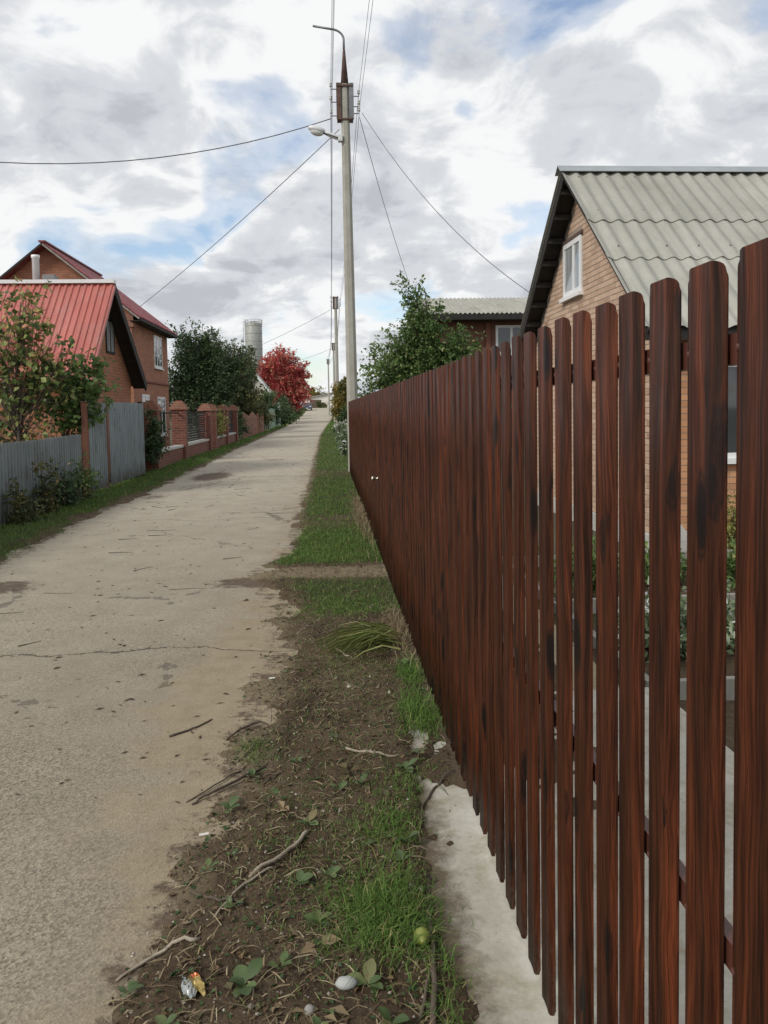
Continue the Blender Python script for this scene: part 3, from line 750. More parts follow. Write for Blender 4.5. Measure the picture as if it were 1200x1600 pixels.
# front wall bricks, joined (they show only in slivers between the slats)
FW = (4.42, 4.98, 0.86, 2.02)
row = 0; z = YZ + 0.29
while z < roof_z(WY0) - TH - 0.05:
    xb = WX + 0.12 - (0.125 if row % 2 else 0)
    while xb < HX1 - 0.5:
        x0b, x1b = max(xb-0.12, WX), xb+0.12
        if x1b > FW[0]-.01 and x0b < FW[1]+.01 and z > FW[2]-.10 and z < FW[3]+.04:
            if x0b < FW[0]-.05: x1b = FW[0]-.012
            elif x1b > FW[1]+.05: x0b = FW[1]+.012
            else: x1b = x0b
        if x1b-x0b > .03:
            rest_v.append(((x0b+x1b)/2, WY0+0.035, z, (x1b-x0b)/2, 1))
        xb += 0.25
    row += 1; z += 0.077
cubes = np.array([(x, y_, z_) for z_ in (-1, 1) for y_ in (-1, 1) for x in (-1, 1)], float)
cf = np.array([(0,2,3,1),(4,5,7,6),(0,1,5,4),(2,6,7,3),(0,4,6,2),(1,3,7,5)])
for axis_, wall_, mat_ in ((0, gable, 'g'), (1, front, 'f')):
  V, Fq, Rr = [], [], []
  for k, (a, b, c, hl, ax) in enumerate([q for q in rest_v if q[4] == axis_]):
    s_ = np.array((hl, 0.035, 0.033)) if ax else np.array((0.035, hl, 0.033))
    V.append(cubes*s_ + np.array((a, b, c)) - np.array(ORG[front])); Fq.append(cf + 8*k); Rr.extend([random.random()]*8)
  bw_me = np_mesh('brickwork', np.concatenate(V), np.concatenate(Fq), M_BRICKF if axis_ else M_BRICKG, Rr)
  o = link_mesh('brickwork', bw_me, wall_); tag(o, kind='stuff')

def window(parent, axis, pos, a0, a1, z0, z1, out_dir, fr=0.07, mull=(0.5,), sill=True, lintel=False, matf=None, proud=0.03, glass=None):
    """window with frame, pane, mullions; axis 'y': wall plane x=pos, spans y; axis 'x': wall plane y=pos, spans x"""
    mf = matf or M_WHITE
    wn = MB()
    def bx(m, u0, u1, w0, w1, d0, d1):
        lo, hi = sorted((pos + out_dir*d0, pos + out_dir*d1))
        return m.box(lo, hi, u0, u1, w0, w1) if axis == 'y' else m.box(u0, u1, lo, hi, w0, w1)
    bx(wn, a0, a1, z0, z0+fr, -0.06, proud); bx(wn, a0, a1, z1-fr, z1, -0.06, proud)
    bx(wn, a0, a0+fr, z0+fr, z1-fr, -0.06, proud-0.002); bx(wn, a1-fr, a1, z0+fr, z1-fr, -0.06, proud-0.002)
    fo = wn.build('window', mf, parent)
    for t in mull:
        c = a0 + (a1-a0)*t
        bx(MB(), c-fr*0.5, c+fr*0.5, z0+fr, z1-fr, -0.055, proud-0.004).build('mullion', mf, fo)
    bx(MB(), a0+fr*.6, a1-fr*.6, z0+fr*.6, z1-fr*.6, -0.05, proud-0.013).build('pane', glass or M_GLASS, fo)
    if sill: bx(MB(), a0-0.05, a1+0.05, z0-0.06, z0-0.003, -0.05, proud+0.05).build('sill', mf, fo)
    if lintel: bx(MB(), a0-0.07, a1+0.07, z1+0.003, z1+0.05, -0.03, proud+0.012).build('lintel', M_RUST, fo)
    return fo
window(house, 'y', WX+0.0, GW[0], GW[1], GW[2], GW[3], -1, 0.085, (0.42,), True, True, proud=0.022, glass=M_GLASSW)
wf = window(house, 'x', WY0, FW[0], FW[1], FW[2], FW[3], -1, 0.07, (0.86,), True)
# roof sheets
def wave_sheet(name, length, width, wave, amp, mat, segs=8, th=0.006):
    """corrugated sheet: local x across the waves, local y down the slope"""
    nx = int(round(width/wave*segs))+1
    xs = np.linspace(0, width, nx); zz = amp*np.cos(2*np.pi*xs/wave)
    v = []
    for sgn in (0, 1):
        for yy in (0, length):
            for x_, z_ in zip(xs, zz): v.append((x_, yy, z_ - sgn*th))
    f = []
    for i in range(nx-1):
        f.append((i, i+1, nx+i+1, nx+i)); f.append((2*nx+i, 3*nx+i, 3*nx+i+1, 2*nx+i+1))
        f.append((i, 2*nx+i, 2*nx+i+1, i+1)); f.append((nx+i, nx+i+1, 3*nx+i+1, 3*nx+i))
    f.append((0, nx, 3*nx, 2*nx)); f.append((nx-1, 3*nx-1, 4*nx-1, 2*nx-1))
    me = bpy.data.meshes.new(name); me.from_pydata(v, [], f)
    me.materials.append(mat); me.update()
    return me
SL = math.hypot(AY-NY, AZ-EZ); ang = math.atan2(AZ-EZ, AY-NY)
roof = MB().prism([(HX0+0.06, NY+0.10, roof_z(NY+.10)-0.11), (HX0+0.06, AY, AZ-0.11), (HX0+0.06, FY-0.10, roof_z(FY-.10)-0.11),
                   (HX0+0.06, FY-0.10, roof_z(FY-.10)-0.15), (HX0+0.06, AY, AZ-0.155), (HX0+0.06, NY+0.10, roof_z(NY+.10)-0.15)], (HX1-HX0-0.12, 0, 0)).build('roof', M_BLACKWOOD, house)
rows = [(0.0, 0.365), (0.365, 0.605), (0.605, 1.0)]
WAVE = 0.215; NWV = 6; SHW = WAVE*NWV
for fr0, fr1 in rows:
    ln = (fr1-fr0)*SL + (0.0 if fr1 == 1.0 else 0.11)
    for side in (-1, 1):
        me = wave_sheet('roof_sheet', ln, SHW+0.03, WAVE, 0.022, M_SLATE)
        xk = HX0
        while xk < HX1 - 0.2:
            o = link_mesh('roof_sheet', me, roof)
            ys_ = AY + side*fr0*SL*math.cos(ang); zs_ = AZ - fr0*SL*math.sin(ang) - 0.045
            lift = -0.010*(rows.index((fr0, fr1)))
            nrm = Vector((0, side*math.sin(ang), math.cos(ang)))
            p = Vector((xk, ys_, zs_)) + nrm*(lift + 0.004*((int((xk-HX0)/SHW+.5)) % 2))
            dirv = Vector((0, side*math.cos(ang), -math.sin(ang)))
            tiltd = (dirv + nrm*0.004).normalized(); n2 = Vector((1, 0, 0)).cross(tiltd)
            if n2.z < 0: n2 = -n2
            mtx = Matrix(((1, tiltd.x, n2.x, p.x), (0, tiltd.y, n2.y, p.y), (0, tiltd.z, n2.z, p.z), (0, 0, 0, 1)))
            o.matrix_local = Matrix.Translation(-ORG[roof]) @ mtx
            xk += SHW
nails = MB()
for fr_ in (0.07, 0.33, 0.40, 0.57, 0.64, 0.95):
    xn = HX0 + WAVE
    while xn < HX1-.3:
        pn = Vector((xn, AY - fr_*SL*math.cos(ang), AZ - fr_*SL*math.sin(ang) - 0.016)); nails.box(pn.x-.008, pn.x+.008, pn.y-.008, pn.y+.008, pn.z-.01, pn.z+.008)
        xn += WAVE*random.choice((2, 2, 3))
o = nails.build('roof_nails', M_RUST, roof); tag(o, kind='stuff')
rc = MB()
for side in (-1, 1):
    a = Vector((HX0-0.04, AY, AZ+0.02)); d_ = Vector((0, side*math.cos(ang), -math.sin(ang)))
    rc.prism([a, a + d_*0.17, a + d_*0.17 + Vector((0, 0, 0.012)), a + Vector((0, 0, 0.012))], (HX1-HX0+0.08, 0, 0))
rc.build('ridge_cap', M_RIDGE, roof)
# barge boards and purlin ends under the gable overhang
for side in (-1, 1):
    e = NY if side < 0 else FY
    bh = 0.05 if side < 0 else 0.16
    MB().bar((HX0+0.05, AY, AZ-0.09-bh/4), (HX0+0.05, e, EZ-0.09-bh/4), 0.03, bh, (0, 0, 1)).build('barge_board', M_BLACKWOOD, house)
    for k in range(9 if side > 0 else 0):
        t = (k+0.4)/9
        yy = AY + (e-AY)*t; zz = AZ + (EZ-AZ)*t - 0.20
        MB().box(HX0+0.05, WX+0.05, yy-0.04, yy+0.04, zz-0.05, zz+0.035).build('purlin_end', M_BLACKWOOD, house)
MB().box(HX0+.03, HX1-.03, NY+0.045, NY+0.07, EZ-0.20, EZ-0.05).build('fascia', M_BLACKWOOD, house)
MB().box(HX0+.1, HX1-.1, NY+0.08, WY0+0.02, EZ-0.14, EZ-0.115).build('soffit', M_BLACKWOOD, house)
# cable bracket on the gable
MB().tube([(WX+.03, 13.85, 3.33), (WX-0.10, 13.85, 3.33), (WX-0.13, 13.85, 3.45)], 0.012, 6).build('cable_hook', M_STEEL, house)

# ------------------------------------------------------------------ second house behind it
h2 = empty('brown_house', (6.5, 34, 0), 'brown clad house with long pale roof and black eaves behind the pear tree', 'house')
MB().box(4.3, 13, 30.4, 38, -0.4, 5.05).build('wall', M_SIDING, h2)
rf = MB().add([(3.85, 29.6, 5.06), (13.6, 29.6, 5.06), (13.6, 34.2, 6.28), (3.85, 34.2, 6.28), (3.85, 38.8, 5.06), (13.6, 38.8, 5.06)],
              [(0, 1, 2, 3), (3, 2, 5, 4), (0, 3, 4), (1, 5, 2), (0, 4, 5, 1)])
rf = rf.build('roof', M_SLATE, h2)
# corrugation of the visible pitch
pitch2 = math.atan2(1.22, 4.6); L2 = math.hypot(4.6, 1.22)
me2 = wave_sheet('roof_sheet', L2-0.05, 1.08, 0.18, 0.028, M_SLATE, 6)
for k in range(9):
    o = link_mesh('roof_sheet', me2, rf)
    o.location = Vector((3.9 + k*1.06, 34.2, 6.32)) - ORG[rf]
    o.rotation_euler = (pitch2, 0, 0); o.scale = (1, -1, 1)
MB().box(3.83, 13.6, 29.52, 29.56, 4.86, 5.07).build('fascia', M_BLACKWOOD, h2)
MB().box(3.9, 13.6, 29.62, 30.38, 4.88, 4.93).build('soffit', M_BLACKWOOD, h2)
window(h2, 'x', 30.4, 6.65, 7.9, 3.6, 4.72, -1, 0.09, (0.5,), True)
MB().box(6.25, 6.42, 30.30, 30.39, 0, 4.85).build('trim_post', M_REDWOOD, h2)
MB().box(4.2, 4.35, 30.28, 30.39, 0, 4.85).build('trim_post', M_REDWOOD, h2)

# ------------------------------------------------------------------ left: low house with red tin roof
def corr_sheet(name, p0, along, down, wid, ln, wave, amp, mat, parent, shape='trap', segs=None):
    """corrugated sheet; ribs run along `down`, repeat along `along`"""
    p0, along, down = Vector(p0), Vector(along).normalized(), Vector(down).normalized()
    nrm = along.cross(down).normalized()
    n = max(1, int(round(wid/wave)))
    pts = []
    for k in range(n):
        for t, hgt in ((0.0, 0), (0.42, 0), (0.52, 1), (0.88, 1)):
            pts.append(((k+t)*wid/n, hgt*amp))
    pts.append((wid, 0))
    v, f = [], []
    for d in (0, ln):
        for u, hgt in pts: v.append(p0 + along*u + down*d + nrm*hgt)
    for d in (0, ln):
        for u, hgt in pts: v.append(p0 + along*u + down*d + nrm*(hgt-0.003))
    m = len(pts)
    for i in range(m-1):
        f.append((i, i+1, m+i+1, m+i)); f.append((2*m+i, 3*m+i, 3*m+i+1, 2*m+i+1))
        f.append((i, 2*m+i, 2*m+i+1, i+1)); f.append((m+i, m+i+1, 3*m+i+1, 3*m+i))
    mb = MB(); mb.add(v, f)
    o_ = ORG.get(parent, Vector((0, 0, 0)))
    me = bpy.data.meshes.new(name); me.from_pydata([tuple(Vector(q)-o_) for q in mb.v], [], mb.f); me.polygons.foreach_set('use_smooth', [False]*len(mb.f)); me.materials.append(mat); me.update()
    return link_mesh(name, me, parent)

hA = empty('brick_house', (-8.5, 19.2, 0), 'low brick house with bright red tin roof and black barge board on the left', 'house')
AX0, AX1 = -14.5, -5.0
aY, aZ, anY, anZ, afY, afZ = 19.2, 4.62, 17.0, 2.27, 22.2, 2.33
def az_(y_): return aZ - (aZ-anZ)/(aY-anY)*(aY-y_) if y_ < aY else aZ - (aZ-afZ)/(afY-aY)*(y_-aY)
wallA = MB().prism([(AX1-0.35, anY+0.25, -0.1), (AX1-0.35, afY-0.3, -0.1), (AX1-0.35, afY-0.3, az_(afY-.3)-.06), (AX1-0.35, aY, aZ-.08), (AX1-0.35, anY+0.25, az_(anY+.25)-.06)], (AX0+0.7-AX1, 0, 0)).build('wall', M_BRICK_A, hA)
rfA = MB()
rfA.prism([(AX1+0.0, anY, anZ-0.02), (AX1+0.0, aY, aZ-0.02), (AX1+0.0, afY, afZ-0.02), (AX1+0.0, afY, afZ-0.06), (AX1+0.0, aY, aZ-0.07), (AX1+0.0, anY, anZ-0.06)], (AX0-AX1, 0, 0))
rfA = rfA.build('roof', M_REDTIN, hA)
nS = 8; ws = (AX1-AX0)/nS
for k in range(nS):
    dn = Vector((0, anY-aY, anZ-aZ)); corr_sheet('roof_sheet', (AX0+k*ws, aY, aZ+0.0), (1, 0, 0), dn, ws, dn.length+0.04, 0.14, -0.03, M_REDTIN, rfA)
    dn = Vector((0, afY-aY, afZ-aZ)); corr_sheet('roof_sheet', (AX0+(k+1)*ws, aY, aZ+0.0), (-1, 0, 0), dn, ws, dn.length+0.04, 0.14, -0.03, M_REDTIN, rfA)
MB().box(AX0, AX1+0.03, aY-0.12, aY+0.12, aZ+0.0, aZ+0.085).build('ridge_cap', M_WHITE, rfA)
MB().bar((AX1+0.02, aY, aZ-0.06), (AX1+0.02, anY, anZ-0.06), 0.035, 0.09).build('barge_board', M_REDTIN, hA)
MB().bar((AX1-0.0, aY+0.02, aZ-0.09), (AX1-0.0, afY, afZ-0.09), 0.05, 0.22).build('barge_board', M_BLACKWOOD, hA)
MB().prism([(AX1-0.35, aY+.05, aZ-.12), (AX1-0.02, aY+.05, aZ-.12), (AX1-0.02, afY, afZ-.12), (AX1-.35, afY, afZ-.12)], (0, 0, 0.04)).build('soffit', M_BLACKWOOD, hA)
window(hA, 'y', AX1-0.35, 19.6, 20.35, 3.02, 3.86, 1, 0.05, (0.5,), False, False, M_BLACKWOOD, glass=M_GLASSW)
ch = MB().lathe([(0.085, 0), (0.085, 1.32), (0.10, 1.33), (0.10, 1.40), (0.0001, 1.41)], (-6.98, 19.75, 4.0), 12).build('chimney_pipe', M_WHITE, hA, True)
MB().box(-6.82, -6.55, 19.7, 20.0, 4.2, 4.93).build('roof_vent', M_STEEL, hA)

# ------------------------------------------------------------------ left: two-storey brick house with maroon roof
hB = empty('brick_house', (-9.9, 32, 0), 'two storey brick house with maroon roof behind the red roofed one', 'house')
BX0, BX1, BY0, BY1 = -12.8, -7.0, 29.1, 35.4
bAX, bAZ, bEX, bEZ = -9.9, 7.62, -6.62, 4.98
def bz_(x): return bAZ - (bAZ-bEZ)/(bEX-bAX)*abs(x-bAX)
wallB = MB().prism([(BX0, BY0, -0.1), (BX1, BY0, -0.1), (BX1, BY0, bz_(BX1)-.1), (bAX, BY0, bAZ-.12), (BX0, BY0, bz_(BX0)-.1)], (0, BY1-BY0, 0)).build('wall', M_BRICK_B, hB)
MB().box(BX1-0.02, BX1+0.05, BY0+.03, BY1-.03, 2.72, 2.80).build('string_course', M_BRICK_P, wallB)
MB().box(BX1-0.45, BX1+0.08, BY0-0.06, BY0+0.4, bz_(BX1)-0.62, bz_(BX1)-0.12).build('corbel', M_BRICK_CAP, wallB)
rB = MB().prism([(bEX, BY0-.4, bEZ-.03), (bAX, BY0-.4, bAZ-.03), (2*bAX-bEX, BY0-.4, bEZ-.03), (2*bAX-bEX, BY0-.4, bEZ-.09), (bAX, BY0-.4, bAZ-.1), (bEX, BY0-.4, bEZ-.09)], (0, BY1-BY0+.75, 0)).build('roof', M_MAROON, hB)
nS = 7; ws = (BY1-BY0+.75)/nS
for k in range(nS):
    y0 = BY0-.4+k*ws
    dn = Vector((bEX-bAX, 0, bEZ-bAZ)); corr_sheet('roof_sheet', (bAX, y0+ws, bAZ), (0, -1, 0), dn, ws, dn.length+.03, 0.2, 0.035, M_MAROON, rB)
    dn = Vector((bAX-bEX, 0, bEZ-bAZ)); corr_sheet('roof_sheet', (bAX, y0, bAZ), (0, 1, 0), dn, ws, dn.length+.03, 0.2, 0.035, M_MAROON, rB)
MB().box(bAX-.12, bAX+.12, BY0-.42, BY1+.37, bAZ+0.005, bAZ+.06).build('ridge_cap', M_MAROON, rB)
for s_ in (1, -1):
    MB().bar((bAX, BY0-.42, bAZ-.07), (bAX+s_*(bEX-bAX), BY0-.42, bEZ-.07), 0.03, 0.06, (0, 0, 1)).build('barge_board', M_GREYWOOD if s_ > 0 else M_BLACKWOOD, hB)
MB().box(bEX-.02, bEX+.05, BY0-.4, BY1+.3, bEZ-.14, bEZ-.045).build('gutter', M_BLACKWOOD, hB)
MB().box(BX1, bEX-.03, BY0-.3, BY1+.3, bEZ-.14, bEZ-.11).build('soffit', M_BLACKWOOD, hB)
window(hB, 'y', BX1, 32.65, 34.15, 3.40, 4.72, 1, 0.085, (0.36, 0.68), proud=0.03)
window(hB, 'y', BX1, 33.0, 34.5, 0.6, 2.2, 1, 0.085, (0.5,), proud=0.03)
window(hB, 'y', BX1, 30.3, 31.5, 1.3, 2.25, 1, 0.085, (0.5,), proud=0.03)
MB().box(-7.9, -6.98, 30.9, 32.0, 1.95, 2.02).build('porch_slab', M_PLINTH, hB)

# ------------------------------------------------------------------ left: corrugated iron fence, gates
fl = empty('corrugated_fence', (-4.42, 9.5, 0), 'low grey corrugated iron fence along the left edge of the lane', 'fence')
yf = 3.6; k = 0
while yf < 14.2:
    wd = min(1.02, 14.35-yf)
    dz = random.uniform(-0.02, 0.02)
    corr_sheet('sheet', (-4.42 + random.uniform(-.012, .012), yf, 1.15+dz), (0, 1, 0), (random.uniform(-.01, .01), random.uniform(-.012, .012), -1), wd, 1.17+dz, 0.115, -0.022, M_GALV, fl)
    yf += 1.0; k += 1
for yp in np.arange(4.0, 14.5, 2.5):
    MB().box(-4.54, -4.47, yp-.04, yp+.04, -.3, 1.10).build('post', M_RUST, fl)
for zr in (0.35, 0.95):
    MB().box(-4.468, -4.43, 3.6, 14.3, zr-.025, zr+.025).build('rail', M_RUST, fl)
gp = empty('gate_post', (-4.40, 14.55, 0), 'rusty red brown steel gate post beside the grey wicket', 'post')
MB().box(-4.44, -4.35, 14.51, 14.60, -.3, 1.74).build('shaft', M_REDWOOD, gp)
MB().box(-4.455, -4.335, 14.495, 14.615, 1.742, 1.76).build('cap', M_RUST, gp)
wk = empty('wicket_gate', (-4.40, 15.2, 0), 'narrow corrugated metal wicket between the red brown post and wide gate', 'gate')
corr_sheet('panel', (-4.38, 14.72, 1.74), (0, 1, 0), (0, 0, -1), 1.08, 1.64, 0.14, -0.02, M_GATE, wk)
for (a, b, c, d) in ((14.70, 15.82, 1.66, 1.72), (14.70, 15.82, .15, .21)):
    MB().box(-4.45, -4.40, a, b, c, d).build('frame', M_RUST, wk)
gt = empty('metal_gate', (-4.40, 17.3, 0), 'wide grey corrugated metal gate leaf next to the brick pillar fence', 'gate')
MB().box(-4.47, -4.38, 15.87, 15.97, -.3, 1.76).build('hinge_post', M_RUST, gt)
for k in range(3):
    corr_sheet('panel', (-4.36 + 0.006*k, 16.0 + k*0.94, 1.76), (0, 1, 0), (0, 0, -1), 0.96, 1.66, 0.14, -0.02, M_GATE, gt)
MB().box(-4.43, -4.385, 16.0, 18.85, 1.66, 1.72).build('frame', M_RUST, gt)
MB().box(-4.43, -4.385, 16.0, 18.85, .15, .21).build('frame', M_RUST, gt)
MB().box(-4.46, -4.37, 18.86, 18.95, 0, 1.80).build('frame', M_DARKMET, gt)

# ------------------------------------------------------------------ left: brick pillar fence with iron panels
bf = empty('brick_pillar_fence', (-4.6, 28, 0), 'red brick pillar fence with stepped caps and black iron panels on left', 'fence')
def pillar(y_, h, wd=0.42):
    x_ = -4.62
    s_ = MB().box(x_-wd/2, x_+wd/2, y_-wd/2, y_+wd/2, -.2, h-.28).build('pillar', M_BRICK_P, bf)
    c = MB()
    c.box(x_-wd/2-.05, x_+wd/2+.05, y_-wd/2-.05, y_+wd/2+.05, h-.277, h-.19)
    c.box(x_-wd/2-.0, x_+wd/2+.0, y_-wd/2-.0, y_+wd/2+.0, h-.187, h-.11)
    c.box(x_-wd/2+.06, x_+wd/2-.06, y_-wd/2+.06, y_+wd/2-.06, h-.107, h-.04)
    c.prism([(x_-.1, y_-.1, h-.038), (x_+.1, y_-.1, h-.038), (x_+.1, y_+.1, h-.038), (x_-.1, y_+.1, h-.038)], (0, 0, .035))
    c.build('cap', M_BRICK_CAP, s_)
PY = [20.9, 24.9, 30.2, 31.5, 35.2, 38.9]
for y_ in PY: pillar(y_, 1.86 if y_ != 24.9 else 1.9)
def panel(y0, y1, lattice=True, base=0.45):
    MB().box(-4.74, -4.5, y0, y1, -.1, base).build('base_wall', M_BRICK_P, bf)
    MB().box(-4.77, -4.47, y0, y1, base+.003, base+.07).build('coping', M_PLINTH, bf)
    if lattice:
        lp = MB().box(-4.64, -4.60, y0+.02, y1-.02, 1.50, 1.54).build('iron_panel', M_DARKMET, bf)
        MB().box(-4.64, -4.60, y0+.02, y1-.02, base+.10, base+.14).build('iron_rail', M_DARKMET, lp)
        zz = base+.17
        while zz < 1.48:
            MB().box(-4.635, -4.61, y0+.03, y1-.03, zz, zz+.055).build('iron_bar', M_DARKMET, lp); zz += .085
for a, b, l in ((21.12, 24.68, False), (25.12, 29.98, True), (31.72, 34.98, False), (35.42, 38.68, True)): panel(a, b, l)
MB().box(-4.64, -4.60, 21.13, 24.67, 1.50, 1.54).build('iron_rail', M_DARKMET, bf)
MB().box(-4.64, -4.60, 31.73, 34.97, 1.50, 1.54).build('iron_rail', M_DARKMET, bf)

# reddish plank fence, green gate further on
pf = empty('plank_fence', (-4.7, 50, 0), 'red brown plank fence beyond the brick pillars', 'fence')
yy = 44.0
while yy < 58:
    h = 1.35 + 0.12*math.sin(yy*1.3) + random.uniform(-.05, .05)
    MB().prism([(-4.72, yy, 0), (-4.72, yy+.36, 0), (-4.72, yy+.36, h-.06), (-4.72, yy+.26, h), (-4.72, yy+.1, h), (-4.72, yy, h-.06)], (.04, 0, 0)).build('plank', M_REDWOOD, pf)
    yy += 0.42 + (0.3 if random.random() < .15 else 0)
MB().box(-4.78, -4.725, 44, 58, .4, .48).build('rail', M_REDWOOD, pf); MB().box(-4.78, -4.725, 44, 58, 1.0, 1.08).build('rail', M_REDWOOD, pf)
gg = empty('green_gate', (-4.5, 67, 0), 'faded green board gate with white post on the left of lane', 'gate')
yy = 61.0
while yy < 73.6:
    MB().box(-4.52, -4.48, yy, yy+.78, .06, 1.72+random.uniform(-.03, .03)).build('board', M_GREENPAINT, gg); yy += .83
MB().box(-4.58, -4.525, 61, 73.8, 1.35, 1.47).build('rail', M_GREENPAINT, gg)
MB().box(-4.60, -4.40, 74.0, 74.25, -.1, 2.3).build('post', M_WHITE, gg)

# ------------------------------------------------------------------ utility poles
def pole(base, h, label, full=True, wb=0.14, wt=0.095, lean=0.0):
    x_, y_, z_ = base
    r_ = empty('utility_pole', base, label, 'utility pole', 'concrete poles along the lane')
    m = MB(); n = 8
    def ring(hh, hw):
        cxp = x_ - lean*hh
        c = hw*0.45
        return [(cxp+a, y_+b, z_+hh) for a, b in ((-hw, -c), (-c, -hw), (c, -hw), (hw, -c), (hw, c), (c, hw), (-c, hw), (-hw, c))]
    vs_ = []
    hs = [-.5, 0, h*.33, h*.66, h]
    for hh in hs: vs_ += ring(hh, wb + (wt-wb)*max(hh, 0)/h)
    fs = [(i*n+k, i*n+(k+1) % n, (i+1)*n+(k+1) % n, (i+1)*n+k) for i in range(len(hs)-1) for k in range(n)] + [tuple(range(n))[::-1], tuple(range(4*n, 5*n))]
    m.add(vs_, fs); m.build('shaft', M_POLE, r_)
    tx = x_ - lean*h
    # steel channels clamped round the pole head
    for s_ in (-1, 1):
        a = MB()
        xa = tx + s_*0.15
        a.box(xa-.04, xa+.04, y_-.09, y_+.09, z_+h-.84, z_+h+.02)
        a.box(xa - .055, xa + .055, y_-.105, y_-.092, z_+h-.83, z_+h+.01)
        a.build('channel', M_RUST if s_ < 0 else M_STEEL, r_)
    for zz in (-.82, -.05): MB().box(tx-.19, tx+.19, y_-.125, y_+.125, z_+h+zz-.018, z_+h+zz+.018).build('clamp_band', M_RUST, r_)
    for s_ in (-1, 1):
        for zz in (-.1, -.40, -.72) if s_ < 0 else (-.26, -.50, -.66):
            xe = tx + s_*(0.33)
            ar = MB().tube([(tx+s_*.17, y_, z_+h+zz), (xe, y_, z_+h+zz), (xe, y_, z_+h+zz+.07)], 0.012, 6).build('insulator_arm', M_STEEL, r_)
            MB().lathe([(.012, 0), (.035, .01), (.035, .04), (.02, .05), (.03, .06), (.03, .09), (.012, .11)], (xe, y_, z_+h+zz+.05), 8).build('insulator', M_CERAMIC, ar, True)
    if full:
        MB().lathe([(.095, 0), (.03, .78), (.03, .80)], (tx, y_, z_+h+.0), 10).build('sleeve', M_RUST, r_, True)
        pts = []
        for k in range(9):
            a = R(90*k/8*0.92); pts.append((tx - .30*(1-math.cos(a)), y_, z_+h+.78+.26+.24*math.sin(a)))
        MB().tube([(tx, y_, z_+h+.74)] + pts + [(tx-.72, y_, z_+h+1.345)], .026, 8).build('bracket_pipe', M_STEEL, r_, True)
    return r_
pole((0.625, 18.95, 0), 9.2, 'tall concrete utility pole at the end of the picket fence', True, lean=0.005)
pole((0.75, 55, 0), 9.4, 'second concrete pole down the lane, beyond the nearest one', False)
pole((0.9, 91, g(91)), 9.2, 'third concrete pole far down the lane', False)
pole((0.35, 127, g(127)), 9.0, 'farthest concrete pole near the end of lane', False)

sl = empty('street_lamp', (0.50, 18.9, 7.95), 'white cobra head street lamp clamped high on the near pole', 'street lamp')
MB().tube([(0.47, 18.90, 7.93), (0.36, 18.88, 7.96), (0.20, 18.86, 8.02), (0.05, 18.84, 8.08)], [.05, .06, .06, .05], 8).build('housing', M_LAMP, sl, True)
MB().box(0.40, 0.50, 18.80, 18.95, 7.86, 8.0).build('clamp', M_LAMP, sl)
def ell(c, r, n=14, m_=8, top=True, tilt=0.0):
    m = MB(); vs_, fs = [], []
    for i in range(m_+1):
        ph = math.pi*i/m_ - math.pi/2
        for k in range(n):
            a = 2*math.pi*k/n
            p = Vector((r[0]*math.cos(ph)*math.cos(a), r[1]*math.cos(ph)*math.sin(a), r[2]*math.sin(ph)))
            p = Matrix.Rotation(tilt, 3, 'Y') @ p
            vs_.append(p + Vector(c))
    for i in range(m_):
        for k in range(n): fs.append((i*n+k, i*n+(k+1) % n, (i+1)*n+(k+1) % n, (i+1)*n+k))
    return m.add(vs_, fs)
ell((-0.10, 18.84, 8.12), (0.22, .12, .085), tilt=R(14)).build('hood', M_LAMP, sl, True)
ell((-0.10, 18.84, 8.075), (0.17, .10, .10), tilt=R(14)).build('bowl', M_LAMPGLASS, sl, True)
MB().tube([(.42, 18.84, 7.93), (.18, 18.82, 8.00), (.0, 18.82, 8.05)], .016, 6).build('strut', M_DARKMET, sl)

# wires
def wire(a, b, sag, label, r_=0.009, n=22, group=None, mat=None):
    a, b = Vector(a), Vector(b)
    pts = []
    for k in range(n+1):
        t = k/n; p = a.lerp(b, t); p.z -= sag*4*t*(1-t); pts.append(p)
    o = MB().tube(pts, r_, 5).build('overhead_wire', mat or M_WIRE, None, True)
    return tag(o, label, 'wire', group)
HT = 9.2
tx = 0.58
gw_ = 'bare line wires strung between the poles'
lv = 'bare power line wire strung from pole to pole along the lane'
for (dx, zz, wn_) in ((-.33, -.01, 'top wire on the left of the poles'), (-.30, -.29, 'middle wire on the left of the poles'), (-.33, -.62, 'lowest wire on the left of the poles'), (.33, -.16, 'upper wire on the right of the poles'), (.36, -.40, 'lower wire on the right of the poles')):
    z0 = HT + zz
    wire((tx+dx, -20, z0-.1), (tx+dx, 18.95, z0), .5, wn_ + ', overhead before the near pole', .0045, 26, gw_)
    wire((tx+dx, 18.95, z0), (.75+dx*.9, 55, 9.4+zz), .55, wn_ + ', between the first and second pole', .006, 22, gw_)
    wire((.75+dx*.9, 55, 9.4+zz), (.9+dx*.9, 91, g(91)+9.2+zz), .5, wn_ + ', between the second and third pole', .012, 16, gw_)
    wire((.9+dx*.9, 91, g(91)+9.2+zz), (.35+dx*.9, 127, g(127)+9+zz), .5, wn_ + ', between the third and last pole', .014, 12, gw_)
wire((tx-.33, 18.95, 8.42), (-14.0, 16.0, 8.3), 1.45, 'sagging cable running off to the left edge of the sky', .012)
wire((tx-.15, 18.9, 8.15), (-6.65, 28.9, 5.35), .12, 'service cable from the pole to the maroon roofed house', .010)
wire((tx+.40, 18.95, 8.56), (WX-.12, 13.85, 3.46), .42, 'service cable from the pole to the peach brick gable', .008)
wire((tx+.34, 18.95, 8.45), (3.9, 31, 5.0), .35, 'service cable from the pole down behind the pear tree', .008)
wire((.55, 55, 8.6), (-9, 62, 5.2), .25, 'thin cable from the second pole to the left', .013)
wire((.6, 91, g(91)+8.5), (-11, 100, 6.0), .3, 'thin cable from the third pole to the left', .016)

